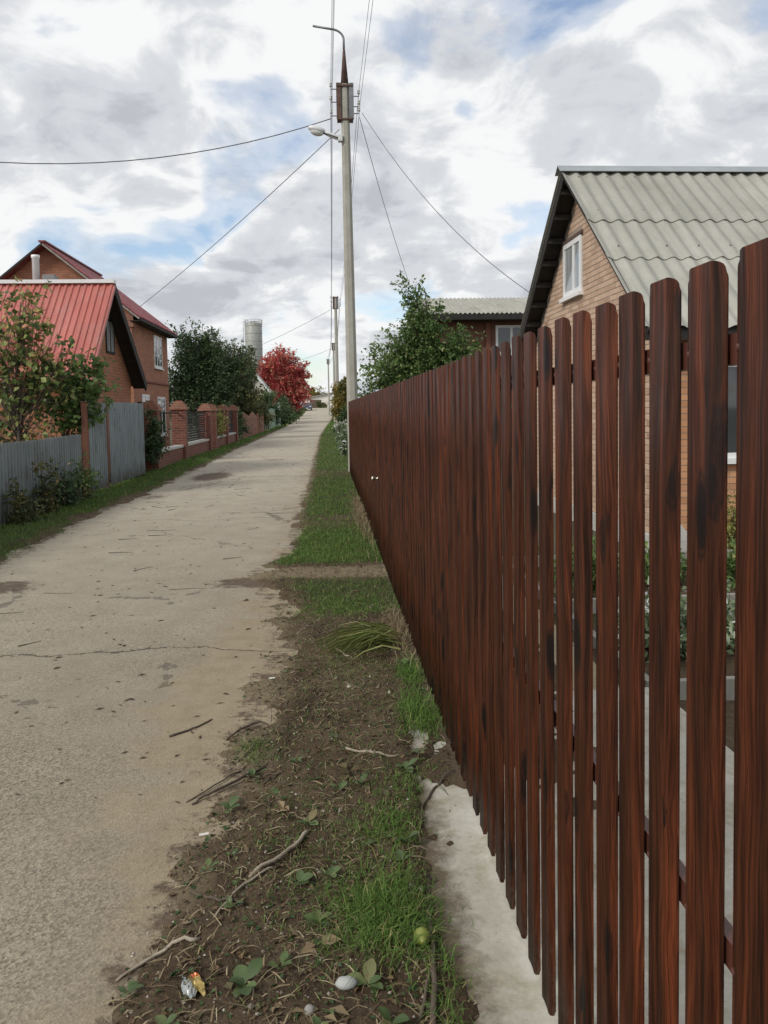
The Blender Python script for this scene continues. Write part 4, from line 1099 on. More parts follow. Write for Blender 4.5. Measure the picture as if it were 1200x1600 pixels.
# ------------------------------------------------------------------ vegetation
def leaves(P, D, size, wid=0.5, fold=0.12, droop=0.0, seed=0):
    r_ = np.random.default_rng(seed)
    n = len(P)
    D = D + r_.normal(0, .55, (n, 3)); D[:, 2] -= droop
    D /= np.linalg.norm(D, axis=1, keepdims=True) + 1e-9
    U = r_.normal(0, .6, (n, 3)) + np.array([0, 0, 1.0])
    S = np.cross(D, U); S /= np.linalg.norm(S, axis=1, keepdims=True) + 1e-9
    Nn = np.cross(S, D)
    s = (size * r_.uniform(.65, 1.3, n))[:, None]
    w_ = s*wid*.5
    V = np.stack([P, P + D*s*.45 + S*w_ + Nn*s*fold, P + D*s, P + D*s*.45 - S*w_ + Nn*s*fold], 1).reshape(-1, 3)
    b = np.arange(n)[:, None]*4
    T = np.concatenate([b + np.array([[0, 1, 2]]), b + np.array([[0, 2, 3]])], 0)
    return V, T

def plant(name, label, cat, base, lobes, trunk_r, nlimb, twigs, per_twig, leaf, mat, seed, group=None, bark=None, wid=.5, trunk_top=None, droop=.1, clump=0.12, zmin=0.05, stems=1):
    """trunk, limbs reaching into every lobe, twigs on the limbs, leaves along the twigs"""
    r_ = np.random.default_rng(seed)
    t_ = empty(name, base, label, cat, group)
    base = np.array(base, float)
    wood = MB(); LP, LD, LR = [], [], []
    zt = max(l[2] for l in lobes) if trunk_top is None else trunk_top
    tot = sum(l[6] for l in lobes)
    def trunk_pt(f): 
        return base + np.array([0.06*math.sin(f*5+seed)*zt*.3, 0.05*math.cos(f*4+seed)*zt*.3 - .05*zt*.3, zt*f])
    for s_ in range(stems):
        o_ = np.array([r_.uniform(-.25, .25), r_.uniform(-.25, .25), 0]) if stems > 1 else np.zeros(3)
        wood.tube([trunk_pt(f) + o_*(.4+f) - np.array([0, 0, .12 if f == 0 else 0]) for f in np.linspace(0, 1, 7)], [max(trunk_r*(1-f*.85)/(stems**.5), .006) for f in np.linspace(0, 1, 7)], 7)
    for lb in lobes:
        c = base + np.array(lb[:3]); rad = np.array(lb[3:6])
        nl = max(2, int(nlimb*lb[6]/tot))
        for _ in range(nl):
            d = r_.normal(0, 1, 3); d /= np.linalg.norm(d)
            tip = c + d*rad*r_.uniform(.35, .95)
            if tip[2] < base[2]+zmin: tip[2] = base[2]+zmin + r_.uniform(0, .3)
            f0 = np.clip((tip[2]-base[2])/max(zt, .1)*r_.uniform(.35, .7), .08, .95)
            s0 = trunk_pt(f0); mid = (s0+tip)/2 + r_.normal(0, .08, 3)*np.linalg.norm(tip-s0) + np.array([0, 0, .06*np.linalg.norm(tip-s0)])
            path = [s0*(1-t)**2 + 2*mid*t*(1-t) + tip*t*t for t in (0, .25, .5, .75, 1)]
            rb = trunk_r*.28*(1-f0*.5)
            wood.tube(path, [rb, rb*.8, rb*.6, rb*.4, rb*.15], 5)
            tone = r_.normal(0, .16)
            for _k in range(twigs):
                t = r_.uniform(.35, 1.0); i = min(int(t*4), 3); u_ = t*4-i
                p0 = np.array(path[i])*(1-u_) + np.array(path[i+1])*u_
                dd = r_.normal(0, 1, 3) + (tip-c)/np.maximum(rad, .1)*.8 + np.array([0, 0, .35]); dd /= np.linalg.norm(dd)
                ln = r_.uniform(.5, 1.3)*clump*float(np.mean(rad))*2
                p1 = p0 + dd*ln
                if p1[2] < base[2]+zmin: p1[2] = base[2]+zmin
                wood.tube([p0, (p0+p1)/2 + r_.normal(0, .05, 3)*ln, p1], [rb*.22+.002, rb*.15+.0015, .0015], 3, False)
                tt = r_.uniform(0.05, 1.12, per_twig)
                q = p0[None]*(1-tt[:, None]) + p1[None]*tt[:, None] + r_.normal(0, .17*ln, (per_twig, 3))
                LP.append(q); LD.append(np.repeat(dd[None], per_twig, 0)*.6)
                LR.append(np.clip(.42 + tone + r_.normal(0, .22, per_twig), 0, 1))
    P = np.concatenate(LP); D = np.concatenate(LD); rr = np.concatenate(LR)
    P[:, 2] = np.maximum(P[:, 2], base[2]+.02)
    V, T = leaves(P, D, leaf, wid, droop=droop, seed=seed+1)
    wood.build('trunk', bark or M_BARK, t_, True)
    me = np_mesh('crown', V - np.array(ORG[t_]), T, mat, np.repeat(rr, 4))
    link_mesh('crown', me, t_)
    return t_

# pear tree behind the fence
plant('pear_tree', 'leafy green pear tree with pointed top behind the end of picket fence', 'tree', (2.75, 21.5, -.1),
      [(-.35, 0, 4.1, .5, .6, 1.45, 2.0), (.1, 0, 3.6, .55, .6, 1.2, 1.4), (-1.15, .1, 3.0, .72, .8, .9, 2), (.75, 0, 3.2, .8, .9, .85, 2.4), (1.35, .2, 2.8, .65, .8, .7, 1.6), (-.7, 0, 2.0, 1.35, 1, 1.0, 3.4), (1.4, 0, 2.2, 1.1, .9, .9, 2.6), (.4, 0, 2.5, 1.3, .9, .9, 2.4)],
      .085, 260, 13, 13, .115, M_LEAF_PEAR, 11, None, None, .55, 4.9, .25, .2)
# left foreground tree and shrub
plant('autumn_tree', 'thin autumn tree with turning leaves behind the low iron fence', 'tree', (-5.35, 14.2, 0),
      [(.05, 0, 3.45, .42, .5, .48, 2.2), (-.45, .1, 3.1, .45, .6, .5, 1.6), (-.3, .1, 2.55, .7, .6, .5, 1.5), (.45, .2, 2.85, .3, .4, .3, .8), (.75, .2, 2.65, .35, .45, .32, 1.2), (.35, .1, 2.2, .7, .6, .4, 1.4), (-.6, 0, 2.0, .7, .6, .5, 1.2), (.1, 0, 1.5, .9, .6, .4, 1.1), (-.8, 0, 1.3, .6, .6, .4, .8)],
      .045, 110, 5, 4, .115, M_LEAF_AUTUMN, 21, None, M_BARK, .8, 3.5, .35, .30)
plant('maple_shrub', 'bushy green maple shrub standing above the grey iron fence by wicket', 'shrub', (-4.85, 14.9, 0),
      [(.25, 0, 2.5, .42, .45, .34, 1.5), (.6, .1, 2.1, .48, .5, .4, 2.4), (.05, 0, 1.95, .45, .5, .35, 1.2), (.7, .1, 1.72, .32, .35, .22, .9)],
      .035, 40, 7, 6, .115, M_LEAF_PEAR, 22, None, M_BARK, .8, 2.4, .3, .30, zmin=1.35)
# dark trees beyond the brick house
plant('apple_tree', 'big dark green tree rising beyond the two storey house', 'tree', (-6.9, 43, 0),
      [(-.4, 0, 4.9, 1.3, 1.2, 1.5, 2.4), (.9, 0, 4.4, 1.1, 1.2, 1.6, 2.0), (-1.3, 0, 3.6, 1.2, 1.2, 1.5, 2), (1.6, 0, 3.1, 1.4, 1.2, 1.6, 2), (0, 0, 2.2, 2.8, 1.6, 1.7, 2.8), (2.5, .5, 3.9, .9, 1.0, 1.2, 1.4), (-.6, 0, 5.9, .6, .7, .9, .8), (.8, 0, 5.6, .6, .7, .9, .8), (-1.9, 0, 2.4, 1.0, 1.0, 1.6, 1)],
      .14, 170, 13, 12, .16, M_LEAF_DARK, 31, None, None, .5, 6.0, .1, .2)
plant('plum_tree', 'olive brown leaved tree spreading over the plank fence', 'tree', (-6.5, 54, 0),
      [(.7, 0, 5.0, 1.4, 1.4, 1.5, 2), (-1.1, 0, 5.4, 1.5, 1.4, 1.5, 2), (.6, 0, 2.0, 2.4, 1.4, 1.4, 2), (1.6, 0, 3.1, 1.0, 1.0, 1.2, 1), (1.25, .2, 5.0, 1.0, 1.0, 1.1, 1.6)],
      .12, 110, 12, 12, .19, M_LEAF_OLIVE, 32, None, None, .5, 4.2, .1, .18)
plant('fir_tree', 'thin dark conifer tip rising between the apple tree and silo', 'tree', (-8.0, 52, 0),
      [(0, 0, 6.2, .35, .35, 1.1, 1), (0, 0, 4.6, .8, .8, 1.0, 2), (0, 0, 3.2, 1.3, 1.3, 1.0, 2)], .1, 60, 10, 10, .16, M_LEAF_DARK, 33, None, None, .3, 7.3, .2, .2)
plant('rowan_tree', 'scarlet red autumn rowan tree on the left down the lane', 'tree', (-4.9, 92, g(92)),
      [(-.3, 0, 7.6, 2.3, 2.2, 2.0, 2.2), (-1.9, 0, 6.2, 1.8, 1.8, 2.0, 1.8), (1.5, 0, 5.6, 1.9, 1.8, 1.9, 2.0), (.0, 0, 4.2, 3.0, 2.2, 1.8, 2.2), (2.0, 0, 3.9, 1.7, 1.6, 1.5, 1.2)],
      .2, 190, 15, 13, .28, M_LEAF_RED, 41, None, None, .55, 6.6, .1, .14)
sh = 'dense green shrub overgrowing the left side of the lane'
gsh = 'shrubs lining the left side of the lane'
for k, (x_, y_, rx_, h_, mt, sd_) in enumerate([(-5.2, 41.2, 1.0, 2.1, M_LEAF_DARK, 51), (-5.6, 60, 1.5, 2.9, M_LEAF_OLIVE, 52), (-5.3, 69, 1.6, 3.6, M_LEAF_DARK, 53),
        (-4.9, 79, 1.4, 2.6, M_LEAF_DARK, 54), (-5.0, 88, 1.6, 2.9, M_LEAF_DARK, 55), (-5.3, 99, 2.0, 3.2, M_LEAF_DARK, 56), (-5.6, 112, 2.2, 3.0, M_LEAF_OLIVE, 57), (-6.0, 124, 2.4, 3.2, M_LEAF_DARK, 58)]):
    plant('shrub', ['dark shrub between the last brick pillar and the plank fence', 'olive shrub behind the end of the plank fence', 'tall dark shrub growing over the green gate',
                    'low dark shrub just beyond the green gate', 'dark shrub under the scarlet tree, nearer one', 'dark shrub under the scarlet tree, farther one', 'olive shrub well past the scarlet tree', 'last dark shrub on the left before the car'][k],
          'shrub', (x_, y_, g(y_)), [(0, 0, h_*.6, rx_, rx_, h_*.42, 2), (.2*rx_, -.3, h_*.3, rx_*.95, rx_, h_*.32, 1.6)], .05, 46, 11, 11, .10+.0016*y_, mt, sd_, gsh, None, .55, h_*.7, .1, .2)
plant('climbing_vine', 'pale yellow green vine hanging in the brick pillar fence opening', 'vine', (-4.75, 33.2, .4), [(0, 0, .75, .12, 1.2, .5, 1), (0, -.3, .3, .12, 1.1, .3, .8)], .02, 26, 8, 9, .11, M_LEAF_LIME, 61, None, M_TWIG, .7, 1.0, .3, .35)
plant('rose_bush', 'flowering green bush behind the opening between brick pillars', 'shrub', (-5.4, 23.4, 0), [(0, 0, 1.0, .5, .9, .6, 1), (0, .6, .6, .5, .8, .5, 1)], .03, 30, 8, 9, .085, M_LEAF_SILVER, 62, None, None, .6, 1.2, .2, .25)
plant('ivy_bush', 'dark creeper climbing the brick pillar next to the metal gate', 'vine', (-4.45, 20.3, 0), [(0, 0, .95, .18, .35, .6, 1)], .02, 24, 8, 10, .085, M_LEAF_DARK, 63, None, M_TWIG, .7, 1.4, .3, .35)
# weeds climbing the low iron fence
for k, (y_, x_, hh, nm) in enumerate(((11.9, -4.22, .85, 'tall weed with small leaves against the iron fence, left one'), (10.9, -4.2, .6, 'low weed by the iron fence at the left picture edge'), (13.7, -4.2, .95, 'leafy weed climbing at the end of the low iron fence'), (12.8, -4.22, .7, 'short weed between two taller ones at the iron fence'))):
    plant('tall_weed', nm, 'weed', (x_, y_, 0.0), [(0, 0, hh*.6, .16, .32, hh*.45, 1), (0, .1, hh*.25, .2, .4, hh*.25, .8)], .012, 16, 6, 7, .065, (M_LEAF_OLIVE, M_LEAF_OLIVE, M_LEAF_PEAR, M_LEAF_DARK)[k], 70+k, 'weeds against the iron fence', M_TWIG, .7, hh, .25, .35)
# right side beyond the pole
for k, (x_, y_, rx_, h_, mt, lab) in enumerate([(.70, 26, .26, 1.1, M_LEAF_SILVER, 'silvery leaved bush right behind the near concrete pole'), (.72, 33, .34, 1.2, M_LEAF_SILVER, 'second silvery bush along the right hand verge'),
        (1.05, 42, .55, 1.6, M_LEAF_DARK, 'green bush on the right verge before the second pole'), (1.9, 51, .7, 2.4, M_LEAF_OLIVE, 'olive bush on the right near the second pole'),
        (1.7, 63, .8, 3.0, M_LEAF_DARK, 'green bush on the right just past the second pole'), (1.9, 99, 1.2, 2.6, M_LEAF_DARK, 'far green bush on the right near the third pole'), (2.6, 122, 1.6, 3.0, M_LEAF_OLIVE, 'farthest bush on the right side of the lane')]):
    plant('shrub', lab, 'shrub', (x_, y_, g(y_)), [(0, 0, h_*.58, rx_, rx_, h_*.42, 2), (-.1, -.2, h_*.25, rx_*.9, rx_, h_*.25, 1.2)], .03, 36, 10, 10, .07+.0016*y_, mt, 80+k, 'shrubs along the right verge', None, .55, h_*.7, .1, .22)
plant('birch_tree', 'yellowing autumn tree on the right in front of second pole', 'tree', (.82, 47, 0), [(0, 0, 2.6, .55, .6, .7, 2), (.0, 0, 1.7, .62, .7, .7, 2), (.1, 0, 3.3, .35, .4, .45, .8)], .06, 80, 10, 10, .13, M_LEAF_YELLOW, 91, None, None, .55, 3.2, .1, .2)
# pale stake fence on the right far down
stf = empty('stake_fence', (1.3, 85, g(85)), 'pale stake fence on the right edge far down the lane', 'fence')
yy = 66.0
while yy < 118:
    MB().box(1.18, 1.23, yy, yy+.35, g(yy), g(yy)+1.15+random.uniform(-.1, .1)).build('stake', M_GREYWOOD, stf); yy += 1.3
MB().bar((1.26, 66, .8), (1.26, 100, g(100)+.8), .04, .08).build('rail', M_GREYWOOD, stf); MB().bar((1.26, 100, g(100)+.8), (1.26, 118, g(118)+.8), .04, .08).build('rail', M_GREYWOOD, stf)

# ------------------------------------------------------------------ far end: barn, car, silo, shed roof
by, bzv = 166, g(166)
barn = empty('garage', (-2.5, by, bzv), 'white low garage with brown door at the end of the lane', 'building')
MB().prism([(-5.2, by, bzv-.5), (1.2, by, bzv-.5), (1.2, by, bzv+3.1), (-5.2, by, bzv+1.9)], (0, 6, 0)).build('wall', M_CREAM, barn)
MB().prism([(-5.5, by-.4, bzv+1.86), (1.5, by-.4, bzv+3.17), (1.5, by-.4, bzv+3.32), (-5.5, by-.4, bzv+2.02)], (0, 7, 0)).build('roof', M_SLATE, barn)
MB().box(-3.6, -1.2, by-.06, by-.01, bzv, bzv+1.75).build('door', M_DOOR, barn)
plant('dry_bush', 'dry brown bush in front of the white garage', 'shrub', (-1.6, 162, g(162)), [(0, 0, .7, 1.6, 1, .6, 1), (1.3, 0, .5, 1, 1, .5, .8)], .05, 30, 8, 8, .25, M_LEAF_OLIVE, 95, None, None, .5, 1.0, .1, .25)
for k, (x_, y_, h_) in enumerate(((-3, 190, 8), (4, 195, 9.5), (-9, 185, 8.5))):
    plant('tree', ['pale distant tree just above the white garage', 'distant tree right of the white garage', 'distant tree behind the red rowan'][k], 'tree', (x_, y_, g(190)), [(0, 0, h_*.45, 3.0, 2, h_*.22, 1), (.6, 0, h_*.3, 3.6, 2, h_*.2, 1)], .15, 40, 10, 9, .45, M_LEAF_YELLOW if k == 0 else M_LEAF_OLIVE, 100+k, 'trees at the far end', None, .5, h_*.6, .1, .2)

car = empty('parked_car', (-3.75, 150, g(150)), 'dark blue car parked facing us at the far end of the lane', 'car')
cx_, cy_, cz_ = -3.75, 150, g(150)
def ysec(prof, x0, x1): return [(x0, a, b) for a, b in prof], (x1-x0, 0, 0)
body = MB()
pr = [(-2.0, .25), (-2.05, .55), (-1.95, .78), (-.95, .93), (1.95, .95), (2.1, .7), (2.1, .3)]
body.prism([(cx_-.86, cy_+a, cz_+b) for a, b in pr], (1.72, 0, 0))
bo = body.build('body', M_CAR, car, bevel=.06)
cabp = [(-.95, .9), (-.25, 1.42), (1.35, 1.45), (2.0, .92)]
cb = MB(); n4 = len(cabp)
vs_ = [(cx_-(.82 if b < 1.2 else .66), cy_+a, cz_+b) for a, b in cabp] + [(cx_+(.82 if b < 1.2 else .66), cy_+a, cz_+b) for a, b in cabp]
cb.add(vs_, [(0, 1, 2, 3), (7, 6, 5, 4), (0, 4, 5, 1), (1, 5, 6, 2), (2, 6, 7, 3), (3, 7, 4, 0)]); cb.build('cabin', M_CAR, car)
MB().add([(cx_-.74, cy_-.90, cz_+.96), (cx_+.74, cy_-.90, cz_+.96), (cx_+.60, cy_-.32, cz_+1.385), (cx_-.60, cy_-.32, cz_+1.385)], [(0, 1, 2, 3)]).build('windscreen', M_GLASS, car)
car.children[-1].location.y -= .03
for s_ in (-1, 1):
    ell((cx_+s_*.62, cy_-1.97, cz_+.66), (.19, .08, .11), 10, 6).build('headlight', M_HEADLAMP, car, True)
    for yy in (-1.25, 1.3):
        wm = MB().lathe([(.0001, -.1), (.22, -.1), (.32, -.08), (.32, .08), (.22, .1), (.0001, .1)], (0, 0, 0), 14)
        wm.v = [(cx_+s_*.78 + p[2], cy_+yy+p[0], cz_+.31+p[1]) for p in wm.v]; wh = wm.build('wheel', M_TYRE, car, True)
    MB().box(cx_+s_*.88-.06, cx_+s_*.88+.08, cy_-.7, cy_-.58, cz_+.92, cz_+1.04).build('mirror', M_CAR, car)
MB().box(cx_-.45, cx_+.45, cy_-2.075, cy_-2.04, cz_+.58, cz_+.72).build('grille', M_DARKMET, car)
MB().box(cx_-.26, cx_+.26, cy_-2.09, cy_-2.06, cz_+.36, cz_+.47).build('number_plate', M_WHITE, car)

sy = 200
silo = empty('grain_silo', (-18.0, sy, 2), 'tall pale steel silo with railed top above the trees', 'silo')
SX = -18.0
st_ = [(2.1, 0)]
MB().lathe([(2.1, -2), (2.1, 22.4), (2.0, 22.6), (.3, 23.2), (.05, 23.2)], (SX, sy, 1), 28).build('shell', M_SILO, silo, True)
for k in range(12): MB().lathe([(2.12, 0), (2.16, .04), (2.16, .16), (2.12, .2)], (SX, sy, 2+k*1.9), 28).build('ring', M_SILO, silo)
for k in range(14):
    a = 2*math.pi*k/14; MB().tube([(SX+2.15*math.cos(a), sy+2.15*math.sin(a), 23.3), (SX+2.15*math.cos(a), sy+2.15*math.sin(a), 24.5)], .05, 4).build('rail_post', M_STEEL, silo)
for zz in (23.9, 24.5):
    MB().tube([(SX+2.15*math.cos(2*math.pi*k/24), sy+2.15*math.sin(2*math.pi*k/24), zz) for k in range(25)], .05, 4).build('hand_rail', M_STEEL, silo)
for dx in (-2.55, -2.15): MB().tube([(SX+dx, sy-.3, 2), (SX+dx, sy-.3, 24.3)], .06, 4).build('ladder_side', M_STEEL, silo)
for k in range(30): MB().tube([(SX-2.55, sy-.3, 3+k*.75), (SX-2.15, sy-.3, 3+k*.75)], .04, 4).build('rung', M_STEEL, silo)

shd = empty('garden_shed', (-6.2, 72, 0), 'small white gabled shed peeping out of the bushes under the scarlet tree', 'shed')
MB().prism([(-7.6, 71, 0), (-5.3, 71, 0), (-5.3, 71, 3.2), (-6.45, 71, 4.9), (-7.6, 71, 3.2)], (0, 4, 0)).build('wall', M_CREAM, shd)
for s_ in (-1, 1): MB().bar((-6.45, 70.6, 5.02), (-6.45+s_*1.5, 70.6, 3.05), .14, .16).build('barge_board', M_WHITE, shd)
MB().prism([(-6.45, 70.7, 5.05), (-4.9, 70.7, 3.05), (-4.9, 70.7, 2.97), (-6.45, 70.7, 4.95), (-8.0, 70.7, 2.97), (-8.0, 70.7, 3.05)], (0, 4.6, 0)).build('roof', M_SLATE, shd)

# ------------------------------------------------------------------ grass (stuff)
def blades(P, ln, wd, lean, seed, flat=0.0):
    r_ = np.random.default_rng(seed); n = len(P)
    a = r_.uniform(0, 2*np.pi, n); b = r_.uniform(0, 2*np.pi, n)
    L_ = ln*r_.uniform(.55, 1.35, n); le = lean*r_.uniform(.3, 1.6, n)
    S = np.stack([np.cos(a), np.sin(a), np.zeros(n)], 1)*(wd*r_.uniform(.6, 1.2, n)/2)[:, None]
    Dv = np.stack([np.cos(b), np.sin(b), np.zeros(n)], 1)
    up_ = np.array([0, 0, 1.0])
    m = P + Dv*(L_*le*.35)[:, None] + up_*(L_*.6*np.clip(1-le*.3, .15, 1))[:, None]
    t = P + Dv*(L_*le*1.0)[:, None] + up_*(L_*np.clip(1-le*.62, .1, 1))[:, None]
    V = np.stack([P-S, P+S, m+S*.8, m-S*.8, t], 1).reshape(-1, 3)
    k = np.arange(n)[:, None]*5
    T = np.concatenate([k+np.array([[0, 1, 2]]), k+np.array([[0, 2, 3]]), k+np.array([[3, 2, 4]])], 0)
    rr = np.clip(r_.normal(.45, .24, n), 0, 1)
    return V, T, rr
def grass_obj(name, sets, label, mat=M_GRASS, cat='grass'):
    Vs, Ts, Rs, o_ = [], [], [], 0
    for V, T, rr in sets:
        Vs.append(V); Ts.append(T+o_); Rs.append(np.repeat(rr, 5)); o_ += len(V)
    me = np_mesh(name, np.concatenate(Vs), np.concatenate(Ts), mat, np.concatenate(Rs))
    return tag(link_mesh(name, me), label, cat, None, 'stuff')
sets = []
def sample_right(y0, y1, n, seed):
    r_ = np.random.default_rng(seed)
    yy = np.exp(r_.uniform(math.log(y0), math.log(y1), n)); xx = r_.uniform(-.75, .6 if y1 < 19 else 1.3, n)
    keep = r_.uniform(0, 1, n) < green_right(xx, yy)*(.55+.45*np.array([fbm(a, b, 2.2, 3, 3.0) for a, b in zip(xx, yy)]) + .25)
    xx, yy = xx[keep], yy[keep]
    return np.stack([xx, yy, verge_z_arr(xx, yy)-.004], 1)
for (y0, y1, n, ln, wd) in ((5.3, 7.0, 9000, .045, .004), (7.5, 10.6, 24000, .055, .005), (10.6, 19, 24000, .06, .007), (19, 60, 16000, .085, .013), (60, 160, 7000, .16, .05)):
    P = sample_right(y0, y1, n, int(y0*10)); sets.append(blades(P, ln, wd, .8, int(y0*7)))
grass_obj('grass', sets, 'short green grass on the right verge between the lane and fence')
sets = []
def sample_left(y0, y1, n, seed):
    r_ = np.random.default_rng(seed)
    yy = np.exp(r_.uniform(math.log(y0), math.log(y1), n)); xx = r_.uniform(-4.5, -3.2, n)
    xx = np.where(yy > 19.2, xx - .05, xx)
    keep = r_.uniform(0, 1, n) < sstep(-.08, .22, left_edge(yy)-xx + .15*np.array([fbm(a, b, 1.5, 3, 6.0) for a, b in zip(xx, yy)]))
    xx, yy = xx[keep], yy[keep]
    return np.stack([xx, yy, verge_left_z(xx.reshape(1, -1), yy.reshape(1, -1))[0]-.004], 1)
for (y0, y1, n, ln, wd) in ((6, 12, 14000, .07, .006), (12, 22, 16000, .075, .008), (22, 60, 15000, .1, .016), (60, 160, 6000, .2, .06)):
    P = sample_left(y0, y1, n, int(y0)); sets.append(blades(P, ln, wd, .8, int(y0)+3))
grass_obj('grass', sets, 'shaded green grass strip below the left hand fences')

def tuft(name, label, c, rad, n, ln, wd, lean, seed, mat=M_GRASS):
    r_ = np.random.default_rng(seed)
    q = r_.normal(0, .5, (n, 2))*np.array(rad)
    xx, yy = c[0]+q[:, 0], c[1]+q[:, 1]
    P = np.stack([xx, yy, verge_z_arr(xx, yy)-.004], 1)
    return grass_obj(name, [blades(P, ln, wd, lean, seed)], label, mat)
tuft('grass_tuft', 'lush dark grass tuft beside the concrete footing', (.14, 2.24), (.16, .22), 1500, .085, .0035, .9, 201)
tuft('grass_tuft', 'small grass patch on the verge above the dark tuft', (.20, 2.72), (.13, .16), 500, .055, .0035, .9, 202)
tuft('grass_tuft', 'long grass tuft leaning on the fence foot', (.42, 3.75), (.10, .25), 650, .12, .004, .9, 203)
tuft('grass_tuft', 'green weedy tuft by the fence beyond the long grass', (.44, 4.35), (.08, .22), 500, .08, .004, .9, 204)
tuft('grass_tuft', 'sparse grass at the edge of the sandy road', (-.34, 3.45), (.12, .12), 240, .05, .003, 1.0, 205)
tuft('grass_tuft', 'dry yellow grass along the foot of picket fence', (.44, 11.0), (.07, 2.2), 1500, .16, .006, .8, 206, M_STRAW)
tuft('grass_tuft', 'dry straw tuft by the fence foot near the cut grass', (.45, 5.2), (.06, .5), 700, .11, .004, 1.0, 207, M_STRAW)
tuft('grass_tuft', 'thin grass scattered on the bare dirt of the verge', (.05, 3.6), (.4, 1.2), 900, .035, .003, 1.1, 208)
tuft('grass_tuft', 'thin grass along the top edge of the concrete footing', (.30, 3.05), (.16, .2), 420, .05, .0035, 1.0, 209)
tuft('grass_tuft', 'patchy grass on the verge beyond the cut grass bundle', (.12, 5.9), (.45, .35), 2200, .045, .004, .9, 210)
tuft('grass_tuft', 'sparse short grass in the middle of the near verge', (-.05, 2.6), (.35, .6), 1500, .032, .003, 1.1, 211)
tuft('grass_tuft', 'ragged grass over the edge of the concrete near the bottom', (.27, 2.0), (.06, .5), 420, .06, .003, 1.2, 212)
tuft('grass_tuft', 'matted dead grass over the near dirt verge', (-.05, 2.5), (.4, .8), 1500, .04, .002, 1.9, 213, M_STRAW)
tuft('grass_tuft', 'matted dead grass over the middle of the verge', (.1, 4.3), (.4, .9), 1500, .045, .0025, 1.9, 214, M_STRAW)
tuft('grass_tuft', 'short grass sprouting in the middle of the verge', (.1, 4.6), (.4, .7), 1300, .035, .003, 1.0, 215)
# heap of cut long grass
r_ = np.random.default_rng(5)
n = 170
st_x = r_.normal(.36, .05, n); st_y = r_.normal(4.92, .10, n)
Vh, Th, Rh = [], [], []
for i in range(n):
    a = r_.normal(math.pi+.2, .28); ln = r_.uniform(.22, .46); z0 = .02 + r_.uniform(0, .06)
    d = np.array([math.cos(a), math.sin(a), 0]); s_ = np.array([-d[1], d[0], r_.normal(0, .5)])*r_.uniform(.004, .009)*.7
    pts = [np.array([st_x[i], st_y[i], z0]) + d*ln*t + np.array([0, 0, .05*math.sin(math.pi*t) - .05*t*t]) for t in (0, .35, .7, 1)]
    vz = verge_z(.2, 4.9)
    b = len(Vh)
    for j, p in enumerate(pts):
        p[2] = max(p[2], .004) + vz
        Vh += [p - s_*(1-j*.3), p + s_*(1-j*.3) + np.array([0, 0, .003])]
    for j in range(3): Th.append((b+2*j, b+2*j+1, b+2*j+3, b+2*j+2))
    Rh += [r_.uniform(0, 1)]*8
M_CUT = mat_leaf('cut_grass', [(0, (.13, .18, .045)), (.6, (.24, .29, .08)), (1, (.40, .40, .17))], .6, .25)
o = link_mesh('cut_grass_heap', np_mesh('cut_grass_heap', np.array(Vh), np.array(Th), M_CUT, np.array(Rh)))
tag(o, 'bundle of long cut grass lying flat by the fence', 'grass', None, 'stuff')

# ------------------------------------------------------------------ litter on the ground (stuff) and single sticks
def scatter_litter(name, label, n, seed, mat, kind):
    r_ = np.random.default_rng(seed)
    yy = np.exp(r_.uniform(math.log(1.5), math.log(9.0 if kind != 'pebble' else 6.0), n)); xx = r_.uniform(-.62, .50, n)
    keep = (xx > right_edge(yy) - np.abs(r_.normal(0, .09, n))) & ~((xx > .28) & (yy < 3.2) & (r_.uniform(0, 1, n) > .14))
    xx, yy = xx[keep], yy[keep]; n = len(xx)
    zz = verge_z_arr(xx, yy)
    V, T, rr = [], [], []
    for i in range(n):
        a = r_.uniform(0, 6.283); c = np.array([xx[i], yy[i], zz[i]+.003])
        d = np.array([math.cos(a), math.sin(a), r_.normal(0, .12)]); s_ = np.array([-math.sin(a), math.cos(a), r_.normal(0, .25)])
        b = len(V)
        if kind == 'straw':
            ln = r_.uniform(.015, .09); w_ = r_.uniform(.0008, .0022); k_ = r_.normal(0, .06)
            V += [c - s_*w_, c + s_*w_, c + d*ln*.5 + s_*(w_+k_*ln*.3) + np.array([0, 0, .006]), c + d*ln*.5 + s_*(-w_+k_*ln*.3) + np.array([0, 0, .006]), c + d*ln]
            T += [(b, b+1, b+2), (b, b+2, b+3), (b+3, b+2, b+4)]; rr += [r_.uniform(0, 1)]*5
        else:
            ln = r_.uniform(.006, .024)*(1 if r_.random() > .04 else 1.8); w_ = ln*r_.uniform(.25, .5)
            V += [c, c + d*ln*.5 + s_*w_ + np.array([0, 0, r_.uniform(0, .008)]), c + d*ln, c + d*ln*.5 - s_*w_ + np.array([0, 0, r_.uniform(0, .008)])]
            T += [(b, b+1, b+2), (b, b+2, b+3)]; rr += [r_.uniform(0, 1)]*4
    o = link_mesh(name, np_mesh(name, np.array(V), np.array(T), mat, np.array(rr)))
    tag(o, label, 'litter', None, 'stuff')
scatter_litter('straw_litter', 'pale dry stalks and straw strewn over the brown verge', 3400, 301, M_STRAW, 'straw')
scatter_litter('leaf_litter', 'crumbled dead leaves strewn over the brown verge', 5200, 302, M_LITTER, 'leaf')
scatter_litter('leaf_scraps', 'small green leaf scraps strewn over the near verge', 2200, 303, M_WEED, 'leaf')
